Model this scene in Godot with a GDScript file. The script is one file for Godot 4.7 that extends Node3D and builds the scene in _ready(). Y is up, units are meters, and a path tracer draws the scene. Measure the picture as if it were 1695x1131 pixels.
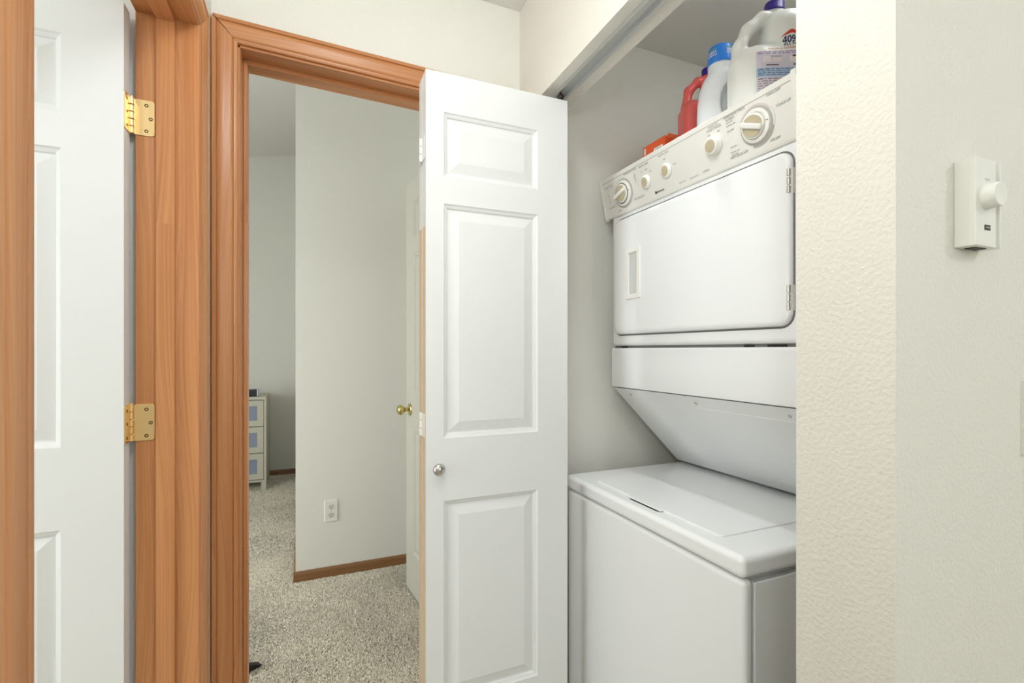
extends Node3D
# Hall with a stacked laundry unit in a closet, a bifold door, a bedroom doorway and an open white door.
# Metres, y up. The camera stands in the hall at (0, 1.3, 0); the doorway wall is the plane z = -1.43.

const HALL_TOP := 2.395
var M := {}
var rng := RandomNumberGenerator.new()

# ------------------------------------------------------------------ mesh building
class MB:
	var v := PackedVector3Array()
	var n := PackedVector3Array()
	var t := PackedVector2Array()
	var ix := PackedInt32Array()
	var xf := Transform3D()
	func pt(p: Vector3, nn: Vector3, uv := Vector2.ZERO) -> int:
		v.append(xf * p); n.append((xf.basis * nn).normalized()); t.append(uv)
		return v.size() - 1
	func tri(a: int, b: int, c: int) -> void:
		var g := (v[b] - v[a]).cross(v[c] - v[a])
		if g.dot(n[a] + n[b] + n[c]) > 0.0:
			ix.append_array([a, c, b])
		else:
			ix.append_array([a, b, c])
	func quad(a: Vector3, b: Vector3, c: Vector3, d: Vector3, nn: Vector3, ua := Vector2.ZERO, ub := Vector2.ZERO, uc := Vector2.ZERO, ud := Vector2.ZERO) -> void:
		var i := pt(a, nn, ua); var j := pt(b, nn, ub); var k := pt(c, nn, uc); var l := pt(d, nn, ud)
		tri(i, j, k); tri(i, k, l)
	func face(a: Vector3, b: Vector3, c: Vector3, d: Vector3, away: Vector3) -> void:
		# flat quad whose normal is turned away from the point «away»
		var g := (b - a).cross(d - a).normalized()
		if g.dot((a + c) * 0.5 - away) < 0.0: g = -g
		quad(a, b, c, d, g)
	func box(lo: Vector3, hi: Vector3) -> void:
		var s := hi - lo
		for ax in 3:
			var e1 := Vector3.ZERO; var e2 := Vector3.ZERO; var nn := Vector3.ZERO
			e1[(ax + 1) % 3] = s[(ax + 1) % 3]; e2[(ax + 2) % 3] = s[(ax + 2) % 3]; nn[ax] = 1.0
			var o := lo; o[ax] = hi[ax]
			quad(o, o + e1, o + e1 + e2, o + e2, nn)
			quad(lo, lo + e1, lo + e1 + e2, lo + e2, -nn)
	func rbox(lo: Vector3, hi: Vector3, r: float, k := 3) -> void:
		# rounded box: a grid per face, pulled in round the edges
		var c := (lo + hi) * 0.5; var h := (hi - lo) * 0.5
		r = minf(r, minf(h.x, minf(h.y, h.z)) * 0.999)
		for ax in 3:
			var a1 := (ax + 1) % 3; var a2 := (ax + 2) % 3
			for sg in [-1.0, 1.0]:
				var g1 := PackedFloat32Array(); var g2 := PackedFloat32Array()
				for i in k + 1:
					var q := tan(PI / 4.0 * (1.0 - float(i) / k))
					g1.append(-(h[a1] - r) - r * q); g2.append(-(h[a2] - r) - r * q)
				for i in k + 1:
					var q2 := tan(PI / 4.0 * float(i) / k)
					g1.append(h[a1] - r + r * q2); g2.append(h[a2] - r + r * q2)
				var m := g1.size(); var start := v.size()
				for i in m:
					for j in m:
						var p := Vector3.ZERO
						p[ax] = sg * h[ax]; p[a1] = g1[i]; p[a2] = g2[j]
						var inner := Vector3(clampf(p.x, -(h.x - r), h.x - r), clampf(p.y, -(h.y - r), h.y - r), clampf(p.z, -(h.z - r), h.z - r))
						var nn := (p - inner).normalized()
						pt(c + inner + nn * r, nn)
				for i in m - 1:
					for j in m - 1:
						var a := start + i * m + j
						tri(a, a + 1, a + m + 1); tri(a, a + m + 1, a + m)
	func poly(pts: PackedVector2Array, o: Vector3, U: Vector3, V: Vector3, nn: Vector3, us := 1.0) -> void:
		var tr := Geometry2D.triangulate_polygon(pts)
		var s := v.size()
		for p in pts: pt(o + U * p.x + V * p.y, nn, p * us)
		for i in range(0, tr.size(), 3): tri(s + tr[i], s + tr[i + 1], s + tr[i + 2])
	func slab(pts: PackedVector2Array, o: Vector3, U: Vector3, V: Vector3, N: Vector3, thick: float) -> void:
		# an outline in the plane (U, V), given thickness along -N
		poly(pts, o, U, V, N)
		poly(pts, o - N * thick, U, V, -N)
		var cc := 0.0
		for i in pts.size(): cc += pts[i].cross(pts[(i + 1) % pts.size()])
		for i in pts.size():
			var a := pts[i]; var b := pts[(i + 1) % pts.size()]
			var e := (b - a).normalized(); var w := Vector2(e.y, -e.x) * signf(cc)
			quad(o + U * a.x + V * a.y, o + U * b.x + V * b.y, o + U * b.x + V * b.y - N * thick, o + U * a.x + V * a.y - N * thick, U * w.x + V * w.y)
	func run(prof: PackedVector2Array, o: Vector3, U: Vector3, N: Vector3, L: Vector3, l0: float, l1: float, m0 := 0.0, m1 := 0.0, uo := Vector2.ZERO, crease := 0.75) -> void:
		# a profile in (U, N) drawn out along L from l0 to l1; m0 and m1 slant the ends (mitres)
		var k := prof.size(); var cc := 0.0
		for i in k: cc += prof[i].cross(prof[(i + 1) % k])
		var en: Array[Vector2] = []
		for i in k:
			var e := (prof[(i + 1) % k] - prof[i]).normalized()
			en.append(Vector2(e.y, -e.x) * signf(cc))
		var at := 0.0
		for i in k:
			var j := (i + 1) % k
			var na := en[i]; var nb := en[i]
			if en[i].dot(en[(i + k - 1) % k]) > crease: na = (en[i] + en[(i + k - 1) % k]).normalized()
			if en[i].dot(en[j]) > crease: nb = (en[i] + en[j]).normalized()
			var ln := prof[i].distance_to(prof[j])
			var q := [[prof[i], na, at], [prof[j], nb, at + ln]]
			at += ln
			var id := []
			for w in q:
				var p: Vector2 = w[0]; var m: Vector2 = w[1]
				for e in [[l0, m0], [l1, m1]]:
					var l: float = e[0] + e[1] * p.x
					id.append(pt(o + U * p.x + N * p.y + L * l, U * m.x + N * m.y, Vector2(w[2] + uo.x, l + uo.y)))
			tri(id[0], id[1], id[3]); tri(id[0], id[3], id[2])
		var tr := Geometry2D.triangulate_polygon(prof)
		for e in [[l0, m0, -1.0], [l1, m1, 1.0]]:
			var s := v.size()
			for p in prof: pt(o + U * p.x + N * p.y + L * (e[0] + e[1] * p.x), L * e[2], Vector2(p.x + uo.x, p.y + uo.y))
			for i in range(0, tr.size(), 3): tri(s + tr[i], s + tr[i + 1], s + tr[i + 2])
	func lathe(prof: PackedVector2Array, seg := 32, crease := 0.7, squash := 1.0) -> void:
		# (radius, height) turned round the y axis
		var k := prof.size()
		var en: Array[Vector2] = []
		for i in k - 1:
			var e := (prof[i + 1] - prof[i]).normalized()
			en.append(Vector2(e.y, -e.x))
		for i in k - 1:
			var na := en[i]; var nb := en[i]
			if i > 0 and en[i].dot(en[i - 1]) > crease: na = (en[i] + en[i - 1]).normalized()
			if i < k - 2 and en[i].dot(en[i + 1]) > crease: nb = (en[i] + en[i + 1]).normalized()
			var s := v.size()
			for j in seg + 1:
				var a := TAU * j / seg
				for w in [[prof[i], na], [prof[i + 1], nb]]:
					var p: Vector2 = w[0]; var m: Vector2 = w[1]
					pt(Vector3(p.x * cos(a), p.y, p.x * sin(a) * squash), Vector3(m.x * cos(a), m.y, m.x * sin(a) / squash))
			for j in seg:
				var a2 := s + j * 2
				tri(a2, a2 + 1, a2 + 3); tri(a2, a2 + 3, a2 + 2)
	func rring(w: float, h: float, r: float, k: int) -> PackedVector2Array:
		var o := PackedVector2Array()
		r = clampf(r, 0.0001, minf(w, h) * 0.5 - 0.00001)
		for c in 4:
			var cx: float = (w * 0.5 - r) * [1, -1, -1, 1][c]; var cy: float = (h * 0.5 - r) * [1, 1, -1, -1][c]
			for i in k + 1:
				var a := PI * 0.5 * (c + float(i) / k)
				o.append(Vector2(cx + r * cos(a), cy + r * sin(a)))
		return o
	func rrect(c: Vector3, U: Vector3, V: Vector3, w: float, h: float, r: float, prof: Array, cap := true, k := 6) -> void:
		# rounded rectangle; prof lists (inset, height along U x V) from the rim to the middle
		var N := U.cross(V)
		for i in prof.size() - 1:
			var a: Vector2 = prof[i]; var b: Vector2 = prof[i + 1]
			var ra := rring(w - 2 * a.x, h - 2 * a.x, r - a.x, k); var rb := rring(w - 2 * b.x, h - 2 * b.x, r - b.x, k)
			var e := (b - a).normalized()
			var s := v.size(); var m := ra.size()
			for j in m:
				var q := PI * 0.5 * (floorf(float(j) / (k + 1)) + float(j % (k + 1)) / k)
				var w2 := Vector2(cos(q), sin(q))
				var nn := (U * w2.x + V * w2.y) * e.y + N * e.x
				pt(c + U * ra[j].x + V * ra[j].y + N * a.y, nn); pt(c + U * rb[j].x + V * rb[j].y + N * b.y, nn)
			for j in m:
				var p := s + j * 2; var q2 := s + ((j + 1) % m) * 2
				tri(p, p + 1, q2 + 1); tri(p, q2 + 1, q2)
		if cap:
			var l: Vector2 = prof[-1]
			poly(rring(w - 2 * l.x, h - 2 * l.x, r - l.x, k), c + N * l.y, U, V, N)
	func mesh(mat: Material, into: ArrayMesh = null) -> ArrayMesh:
		var am := into if into else ArrayMesh.new()
		var a := []
		a.resize(Mesh.ARRAY_MAX)
		a[Mesh.ARRAY_VERTEX] = v; a[Mesh.ARRAY_NORMAL] = n; a[Mesh.ARRAY_TEX_UV] = t; a[Mesh.ARRAY_INDEX] = ix
		am.add_surface_from_arrays(Mesh.PRIMITIVE_TRIANGLES, a)
		am.surface_set_material(am.get_surface_count() - 1, mat)
		return am

# ------------------------------------------------------------------ scene objects
func meta(o: Node, label := "", category := "", group := "", kind := "") -> void:
	if label: o.set_meta("label", label)
	if category: o.set_meta("category", category)
	if group: o.set_meta("group", group)
	if kind: o.set_meta("kind", kind)

func put(called: String, mesh: Mesh, parent: Node = self) -> MeshInstance3D:
	var o := MeshInstance3D.new()
	o.name = called; o.mesh = mesh
	parent.add_child(o, true)
	return o

func part(called: String, mb: MB, mat: Material, parent: Node = self) -> MeshInstance3D:
	return put(called, mb.mesh(mat), parent)

func thing(called: String, label: String, category: String, at := Vector3.ZERO, kind := "") -> Node3D:
	var o := Node3D.new()
	o.name = called; o.position = at
	add_child(o, true)
	meta(o, label, category, "", kind)
	return o

func struct(called: String, mb: MB, mat: Material, label: String) -> MeshInstance3D:
	var o := part(called, mb, mat)
	meta(o, label, "", "", "structure")
	return o

func at(mb_origin: Vector3, x: Vector3, y: Vector3) -> MB:
	var mb := MB.new()
	mb.xf = Transform3D(Basis(x, y, x.cross(y)), mb_origin)
	return mb

func V2(a: Array) -> PackedVector2Array:
	var o := PackedVector2Array()
	for i in range(0, a.size(), 2): o.append(Vector2(a[i], a[i + 1]))
	return o

func rgb(r: float, g: float, b: float) -> Color:
	return Color(r / 255.0, g / 255.0, b / 255.0)

func mat(c: Color, rough := 0.6, metal := 0.0, spec := 0.5) -> StandardMaterial3D:
	var m := StandardMaterial3D.new()
	m.albedo_color = c; m.roughness = rough; m.metallic = metal; m.metallic_specular = spec
	return m

func plaster(c: Color, strength: float, scale := 5.2) -> StandardMaterial3D:
	var m := mat(c, 0.75, 0.0, 0.35)
	m.uv1_triplanar = true; m.uv1_world_triplanar = true; m.uv1_scale = Vector3.ONE * scale
	m.normal_enabled = true; m.normal_texture = M.bumps; m.normal_scale = strength
	return m

func wood_texture() -> ImageTexture:
	# 0.16 m across, 2.4 m along; straight fir grain with wandering darker lines and a few knots
	var w := 256; var h := 1536
	var f := FastNoiseLite.new(); f.seed = 5; f.frequency = 1.0; f.fractal_octaves = 2
	var g := FastNoiseLite.new(); g.seed = 11; g.frequency = 1.0; g.fractal_octaves = 1
	var data := PackedByteArray(); data.resize(w * h * 3)
	var lite := Color(0.66, 0.305, 0.125); var dark := Color(0.45, 0.165, 0.052)
	for y in h:
		var yy := 2.4 * y / h
		for x in w:
			var xx := 0.16 * x / w
			var bend := g.get_noise_2d(xx * 6.0, yy * 1.3) * 0.022
			var ring := f.get_noise_2d((xx + bend) * 210.0, yy * 0.9)
			var fine := f.get_noise_2d(xx * 900.0 + 70.0, yy * 9.0)
			var broad := g.get_noise_2d(xx * 16.0 + 9.0, yy * 0.8 + 4.0)
			var k := clampf(0.36 + 0.40 * ring + 0.16 * fine + 0.35 * broad, 0.0, 1.0)
			var c := lite.lerp(dark, k).linear_to_srgb()
			var i := (y * w + x) * 3
			data[i] = int(c.r * 255); data[i + 1] = int(c.g * 255); data[i + 2] = int(c.b * 255)
	return ImageTexture.create_from_image(Image.create_from_data(w, h, false, Image.FORMAT_RGB8, data))

func materials() -> void:
	var nz := FastNoiseLite.new(); nz.seed = 3; nz.frequency = 0.03; nz.fractal_octaves = 3; nz.fractal_gain = 0.45
	var nt := NoiseTexture2D.new(); nt.width = 768; nt.height = 768; nt.seamless = true; nt.noise = nz; nt.as_normal_map = true; nt.bump_strength = 6.0
	M.bumps = nt
	M.cream = plaster(rgb(240, 238, 229), 0.42)
	M.rough_cream = plaster(rgb(232, 228, 218), 0.5)
	M.bedroom_paint = plaster(rgb(232, 231, 222), 0.2)
	M.ceiling = plaster(rgb(238, 236, 230), 0.6)
	var wt := wood_texture()
	M.wood = mat(Color.WHITE, 0.34); M.wood.albedo_texture = wt; M.wood.uv1_scale = Vector3(1 / 0.16, 1 / 2.4, 1)
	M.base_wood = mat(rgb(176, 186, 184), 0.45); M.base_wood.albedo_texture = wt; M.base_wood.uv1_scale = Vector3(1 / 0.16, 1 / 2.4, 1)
	M.door_paint = mat(rgb(238, 239, 237), 0.42)
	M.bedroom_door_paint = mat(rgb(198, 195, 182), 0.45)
	M.edge_tan = mat(rgb(224, 200, 168), 0.6)
	M.enamel = mat(rgb(240, 241, 240), 0.22)
	M.enamel_front = mat(rgb(240, 241, 240), 0.5)
	M.enamel_side = mat(rgb(236, 237, 235), 0.28)
	M.console = mat(rgb(236, 234, 226), 0.34)
	M.knob_white = mat(rgb(240, 238, 230), 0.3)
	M.knob_tan = mat(rgb(196, 184, 154), 0.4)
	M.print_grey = mat(rgb(120, 120, 116), 0.6)
	M.print_faint = mat(rgb(178, 176, 170), 0.6)
	M.print_dark = mat(rgb(62, 62, 62), 0.6)
	M.print_pink = mat(rgb(226, 208, 202), 0.6)
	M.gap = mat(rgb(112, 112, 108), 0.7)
	M.black = mat(rgb(18, 18, 18), 0.5)
	M.brass = mat(rgb(244, 212, 158), 0.3, 1.0)
	M.brass_dark = mat(rgb(88, 74, 40), 0.45, 0.8)
	M.old_brass = mat(rgb(206, 190, 128), 0.2, 1.0)
	M.chrome = mat(rgb(205, 203, 198), 0.22, 1.0)
	M.track = mat(rgb(196, 198, 196), 0.42, 0.45)
	M.steel_dark = mat(rgb(88, 78, 68), 0.4, 0.8)
	M.white_plastic = mat(rgb(236, 235, 226), 0.4)
	M.slot = mat(rgb(60, 56, 48), 0.6)
	M.jug_white = mat(rgb(236, 236, 230), 0.36); M.jug_white.subsurf_scatter_enabled = true; M.jug_white.subsurf_scatter_strength = 0.15
	M.bottle_white = mat(rgb(234, 236, 236), 0.3)
	M.red_plastic = mat(rgb(222, 96, 90), 0.32)
	M.purple = mat(rgb(50, 22, 134), 0.35)
	M.blue_cap = mat(rgb(46, 128, 222), 0.32)
	M.orange = mat(rgb(232, 96, 48), 0.5)
	M.orange_lite = mat(rgb(240, 130, 84), 0.5)
	M.print_white = mat(rgb(240, 238, 232), 0.5)
	M.print_green = mat(rgb(120, 176, 110), 0.5)
	M.print_navy = mat(rgb(40, 34, 92), 0.5)
	M.print_red = mat(rgb(206, 50, 26), 0.5)
	M.print_orange = mat(rgb(206, 120, 60), 0.5)
	M.dresser = mat(rgb(200, 196, 178), 0.5)
	M.frosted = mat(rgb(142, 152, 170), 0.2)
	M.clock = mat(rgb(52, 62, 76), 0.3)
	M.silver = mat(rgb(200, 204, 208), 0.3, 0.6)
	M.carpet = mat(rgb(196, 188, 168), 0.95, 0.0, 0.1)
	M.pile = mat(Color.WHITE, 0.95, 0.0, 0.1); M.pile.vertex_color_use_as_albedo = true

# ------------------------------------------------------------------ camera, lights
func lamp_omni(called: String, p: Vector3, e: float, c: Color, size: float) -> void:
	var l := OmniLight3D.new()
	l.name = called; l.position = p; l.light_energy = e; l.light_color = c; l.light_size = size
	l.omni_range = 14.0; l.omni_attenuation = 2.0; l.shadow_enabled = true
	add_child(l, true)

func lamp_area(called: String, p: Vector3, look: Vector3, e: float, c: Color, size: Vector2) -> void:
	var l := AreaLight3D.new()
	l.name = called; l.light_energy = e; l.light_color = c; l.area_size = size
	l.area_range = 14.0; l.area_attenuation = 2.0; l.shadow_enabled = true
	add_child(l, true)
	l.look_at_from_position(p, look, Vector3.UP if absf((look - p).normalized().y) < 0.9 else Vector3.RIGHT)

func glow(c: Color, e: float) -> StandardMaterial3D:
	var m := mat(c, 0.5)
	m.emission_enabled = true; m.emission = c; m.emission_energy_multiplier = e
	return m

func view_and_light() -> void:
	var cam := Camera3D.new()
	cam.name = "camera"; cam.position = Vector3(0, 1.3, 0); cam.rotation.y = deg_to_rad(-23.0)
	var near := 0.05; var f := 800.0
	cam.set_frustum(1131.0 / f * near, Vector2(0, 14.5 / f * near), near, 40.0)
	cam.current = true
	add_child(cam)
	var env := Environment.new()
	env.background_mode = Environment.BG_COLOR; env.background_color = rgb(150, 160, 175); env.background_energy_multiplier = 0.0
	env.tonemap_mode = Environment.TONE_MAPPER_LINEAR; env.tonemap_exposure = 1.05
	env.sdfgi_enabled = true; env.ssao_enabled = true; env.ssil_enabled = true
	var we := WorldEnvironment.new(); we.name = "environment"; we.environment = env
	add_child(we)
	var cool := Color(0.965, 0.985, 1.0)
	# the photographer's flash head beside the camera
	lamp_area("flash_light", Vector3(-0.14, 1.62, 0.25), Vector3(0.45, 1.55, -1.4), 0.25, cool, Vector2(0.12, 0.2))
	# ceiling fittings: the hall's above the frame, the one in the wider space on the right, the closet's two behind its header
	lamp_omni("hall_lamp_light", Vector3(0.1, 2.25, -0.45), 0.255, cool, 0.1)
	lamp_omni("right_lamp_light", Vector3(1.7, 2.25, 0.9), 0.46, cool, 0.1)
	lamp_omni("closet_lamp_light", Vector3(1.15, 2.33, -0.75), 0.04, cool, 0.05)
	var sp := SpotLight3D.new()
	sp.name = "closet_downlight_light"; sp.position = Vector3(0.79, HALL_TOP - 0.012, -1.0); sp.rotation.x = -PI / 2
	sp.light_energy = 0.4; sp.light_color = cool; sp.light_size = 0.05; sp.spot_angle = 27.0; sp.spot_angle_attenuation = 0.6
	sp.spot_range = 6.0; sp.spot_attenuation = 2.0; sp.shadow_enabled = true
	add_child(sp, true)
	# daylight from the window of the room behind the camera
	lamp_area("rear_window_light", Vector3(1.0, 1.5, 2.14), Vector3(0.8, 1.45, 0.0), 0.25, cool, Vector2(1.7, 1.3))
	# the room on the left: a lamp and a tall window; the bedroom: a window
	lamp_omni("side_room_lamp_light", Vector3(-1.25, 2.2, 0.2), 0.36, cool, 0.12)
	lamp_area("side_window_light", Vector3(-2.4, 1.1, -0.6), Vector3(0, 1.1, -0.8), 2.1, cool, Vector2(1.4, 2.0))
	lamp_area("bedroom_window_light", Vector3(-2.41, 1.2, -2.3), Vector3(0.0, 1.0, -2.6), 6.6, cool, Vector2(1.2, 1.4))

# ------------------------------------------------------------------ the shell
func shell() -> void:
	var X := Vector3.RIGHT; var Y := Vector3.UP; var Z := Vector3.BACK
	# floor and ceilings
	var mb := MB.new()
	mb.box(Vector3(-2.6, -0.1, -5.7), Vector3(2.9, 0.0, 2.4))
	struct("floor", mb, M.carpet, "beige carpeted floor running through the doorway into the bedroom")
	mb = MB.new()
	mb.box(Vector3(-2.6, HALL_TOP, -1.55), Vector3(2.9, HALL_TOP + 0.1, 2.4))
	struct("ceiling", mb, M.ceiling, "flat off-white ceiling of the hall and laundry closet")
	# doorway wall
	mb = MB.new()
	mb.slab(V2([-2.6, 0, -0.177, 0, -0.177, 2.10, 0.572, 2.088, 0.572, 0, 1.8, 0, 1.8, 3.9, -2.6, 3.9]), Vector3(0, 0, -1.43), X, Y, Z, 0.12)
	struct("wall_back", mb, M.cream, "cream wall with the wood-cased doorway to the bedroom")
	# left wall with the opening of the white door
	mb = MB.new()
	mb.slab(V2([-2.4, 0, 0.512, 0, 0.512, 2.03, 1.258, 2.03, 1.258, 0, 1.43, 0, 1.43, HALL_TOP, -2.4, HALL_TOP]), Vector3(-0.224, 0, 0), -Z, Y, X, 0.1)
	struct("wall_left", mb, M.cream, "cream left hall wall around the open white door")
	# closet front: header over the opening, return towards the camera
	mb = MB.new()
	mb.slab(V2([0.345, 0, 0.47, 0, 0.47, 2.05, 1.375, 2.05, 1.375, 0, 1.43, 0, 1.43, HALL_TOP, 0.345, HALL_TOP]), Vector3(0.634, 0, 0), -Z, Y, -X, 0.111)
	struct("wall_closet_front", mb, M.rough_cream, "cream textured wall around the laundry closet opening")
	mb = MB.new()
	mb.slab(V2([0.745, 0, 2.9, 0, 2.9, HALL_TOP, 0.745, HALL_TOP]), Vector3(0, 0, -0.345), X, Y, Z, 0.115)
	struct("wall_right", mb, M.rough_cream, "off-white textured wall that carries the thermostat")
	mb = MB.new()
	mb.box(Vector3(1.66, 0, -1.43), Vector3(1.78, HALL_TOP, -0.46))
	struct("wall_closet_back", mb, M.cream, "cream back wall of the laundry closet")
	# the rooms around
	mb = MB.new(); mb.box(Vector3(-2.6, 0, 2.2), Vector3(2.9, HALL_TOP, 2.4))
	struct("wall_front", mb, M.cream, "cream wall behind the camera")
	mb = MB.new(); mb.box(Vector3(2.7, 0, -0.345), Vector3(2.9, HALL_TOP, 2.2))
	struct("wall_far_right", mb, M.cream, "cream wall at the right end of the space behind the camera")
	mb = MB.new(); mb.box(Vector3(-2.6, 0, -1.43), Vector3(-2.45, HALL_TOP, 2.2))
	struct("wall_side_room", mb, M.cream, "far wall of the room behind the white door")
	# bedroom: outlet wall block, far wall, sides, vaulted ceiling
	mb = MB.new(); mb.box(Vector3(-0.058, 0, -5.56), Vector3(2.0, 3.9, -2.96))
	struct("wall_bedroom_corner", mb, M.bedroom_paint, "pale grey-beige bedroom wall with the power outlet, ending in a corner")
	mb = MB.new(); mb.box(Vector3(-2.6, 0, -5.7), Vector3(-0.058, 3.9, -5.56))
	struct("wall_bedroom_back", mb, M.bedroom_paint, "pale far wall of the bedroom behind the dresser")
	mb = MB.new(); mb.box(Vector3(-2.6, 0, -5.56), Vector3(-2.45, 3.9, -1.55))
	struct("wall_bedroom_left", mb, M.bedroom_paint, "left bedroom wall")
	mb = MB.new(); mb.box(Vector3(0.70, 0, -2.96), Vector3(0.82, 3.9, -1.55))
	struct("wall_bedroom_right", mb, M.bedroom_paint, "bedroom wall that carries the door with the brass knob")
	mb = MB.new()
	mb.slab(V2([-2.7, 2.85, 2.1, 3.77, 2.1, 3.95, -2.7, 3.95]), Vector3(0, 0, -1.43), X, Y, Z, 4.3)
	struct("ceiling_bedroom", mb, M.ceiling, "sloping vaulted bedroom ceiling")

# casing profile: across (0 at the opening side), out from the wall
func casing_profile(k := 1.0) -> PackedVector2Array:
	var a := V2([0, 0, 0, 0.0085, 0.0015, 0.010, 0.009, 0.0105, 0.0102, 0.0078, 0.0128, 0.0112, 0.017, 0.0122, 0.024, 0.0138, 0.031, 0.0158, 0.0375, 0.0166, 0.043, 0.0162, 0.0463, 0.0132, 0.048, 0.0172, 0.054, 0.0175, 0.057, 0.0165, 0.0575, 0])
	for i in a.size(): a[i].x *= k
	return a

func board(called: String, lo: Vector3, hi: Vector3, along: int, parent: Node, m: Material = null) -> MeshInstance3D:
	# a straight wooden board with eased edges and grain along the given axis
	var mb := MB.new()
	var a1 := (along + 1) % 3; var a2 := (along + 2) % 3
	var U := Vector3.ZERO; var N := Vector3.ZERO; var L := Vector3.ZERO
	U[a1] = 1; N[a2] = 1; L[along] = 1
	var w := hi[a1] - lo[a1]; var t := hi[a2] - lo[a2]; var c := minf(0.0015, minf(w, t) * 0.2)
	mb.run(V2([c, 0, w - c, 0, w, c, w, t - c, w - c, t, c, t, 0, t - c, 0, c]), lo, U, N, L, 0, hi[along] - lo[along], 0, 0, Vector2(rng.randf(), rng.randf()), 0.99)
	return part(called, mb, m if m else M.wood, parent)

func trims() -> void:
	var X := Vector3.RIGHT; var Y := Vector3.UP; var Z := Vector3.BACK
	var pr := casing_profile()
	# --- doorway to the bedroom
	var t := thing("trim_1", "orange stained wood casing and jamb of the bedroom doorway", "", Vector3.ZERO, "structure")
	var tilt := -0.028
	var left := -0.164; var right := 0.563; var top := 2.0915
	var Lh := (X + Y * tilt).normalized(); var Uh := (Y - X * tilt).normalized()
	var mb := MB.new()
	mb.run(pr, Vector3(left, 0, -1.43), -X, Z, Y, 0, top, 0, 1.0 + tilt, Vector2(0.03, 0.2)); part("casing_leg", mb, M.wood, t)
	mb = MB.new()
	mb.run(pr, Vector3(right, 0, -1.43), X, Z, Y, 0, top + tilt * (right - left), 0, 1.0 - tilt, Vector2(0.09, 0.7)); part("casing_leg", mb, M.wood, t)
	mb = MB.new()
	mb.run(pr, Vector3(left, top, -1.43), Uh, Z, Lh, 0, (right - left), -1.0, 1.0, Vector2(0.05, 0.9)); part("casing_head", mb, M.wood, t)
	board("jamb", Vector3(-0.177, 0, -1.552), Vector3(-0.1585, 2.09, -1.4285), 1, t)
	board("jamb", Vector3(0.5575, 0, -1.552), Vector3(0.576, 2.08, -1.4285), 1, t)
	mb = MB.new()
	mb.run(V2([0, 0, 0.0185, 0, 0.0185, 0.1235, 0, 0.1235]), Vector3(-0.177, 2.0855, -1.552), Uh, Z, Lh, 0, 0.752, 0, 0, Vector2(0.02, 0.4)); part("jamb_head", mb, M.wood, t)
	board("door_stop", Vector3(-0.1585, 0, -1.518), Vector3(-0.1475, 2.083, -1.482), 1, t)
	board("door_stop", Vector3(0.5465, 0, -1.518), Vector3(0.5575, 2.068, -1.482), 1, t)
	mb = MB.new()
	mb.run(V2([0, 0, 0.012, 0, 0.012, 0.036, 0, 0.036]), Vector3(-0.1475, 2.0735, -1.518), Uh, Z, Lh, 0, 0.7, 0, 0, Vector2(0.11, 0.4)); part("stop_head", mb, M.wood, t)
	# --- opening of the white door in the left wall
	t = thing("trim_2", "orange stained wood jamb and casing that the open white door hangs on", "", Vector3.ZERO, "structure")
	mb = MB.new()
	mb.run(pr, Vector3(-0.224, 0, -1.2455), -Z, X, Y, 0, 2.0155, 0, 1.0, Vector2(0.01, 0.3)); part("casing_leg", mb, M.wood, t)
	mb = MB.new()
	mb.run(casing_profile(1.3), Vector3(-0.224, 0, -0.5405), Z, X, Y, 0, 2.0155, 0, 1.0, Vector2(0.06, 0.5)); part("casing_leg", mb, M.wood, t)
	mb = MB.new()
	mb.run(pr, Vector3(-0.224, 2.0155, -0.5405), Y, X, -Z, 0, 0.705, -1.0, 1.0, Vector2(0.03, 0.1)); part("casing_head", mb, M.wood, t)
	board("jamb", Vector3(-0.331, 0, -1.2585), Vector3(-0.2165, 2.03, -1.24), 1, t)
	board("jamb", Vector3(-0.331, 0, -0.5305), Vector3(-0.2165, 2.03, -0.512), 1, t)
	board("jamb_head", Vector3(-0.331, 2.0105, -1.24), Vector3(-0.2165, 2.03, -0.5305), 2, t)
	board("door_stop", Vector3(-0.2935, 0, -1.24), Vector3(-0.2595, 2.0105, -1.2295), 1, t)
	board("door_stop", Vector3(-0.2935, 0, -0.541), Vector3(-0.2595, 2.0105, -0.5305), 1, t)
	board("back_casing", Vector3(-0.400, 0, -1.315), Vector3(-0.3315, 2.03, -1.2572), 1, t, M.door_paint)
	board("stop_head", Vector3(-0.2935, 2.0, -1.2295), Vector3(-0.2595, 2.0105, -0.541), 2, t)
	# --- baseboards of the bedroom
	var bp := V2([0, 0, 0.012, 0, 0.012, 0.006, 0.0125, 0.022, 0.0105, 0.027, 0.0115, 0.032, 0.0105, 0.048, 0.006, 0.056, 0, 0.057])
	mb = MB.new()
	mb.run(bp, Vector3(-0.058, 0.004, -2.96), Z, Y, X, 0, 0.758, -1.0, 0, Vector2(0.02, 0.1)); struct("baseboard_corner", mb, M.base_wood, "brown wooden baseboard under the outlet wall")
	mb = MB.new()
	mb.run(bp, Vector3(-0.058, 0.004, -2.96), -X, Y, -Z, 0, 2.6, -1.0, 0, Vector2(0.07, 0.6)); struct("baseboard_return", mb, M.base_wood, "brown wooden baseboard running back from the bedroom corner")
	mb = MB.new()
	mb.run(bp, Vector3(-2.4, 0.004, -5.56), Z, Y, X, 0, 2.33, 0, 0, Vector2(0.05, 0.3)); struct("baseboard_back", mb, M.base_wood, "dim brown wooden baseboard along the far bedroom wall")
	# --- track of the bifold door under the closet header
	mb = MB.new()
	mb.run(V2([-0.018, 0, -0.0182, -0.011, -0.0165, -0.011, -0.0163, -0.0018, 0.0115, -0.0018, 0.0117, -0.011, 0.020, -0.011, 0.020, 0]), Vector3(0.682, 2.05, -1.37), X, Y, Z, 0, 0.9)
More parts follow.
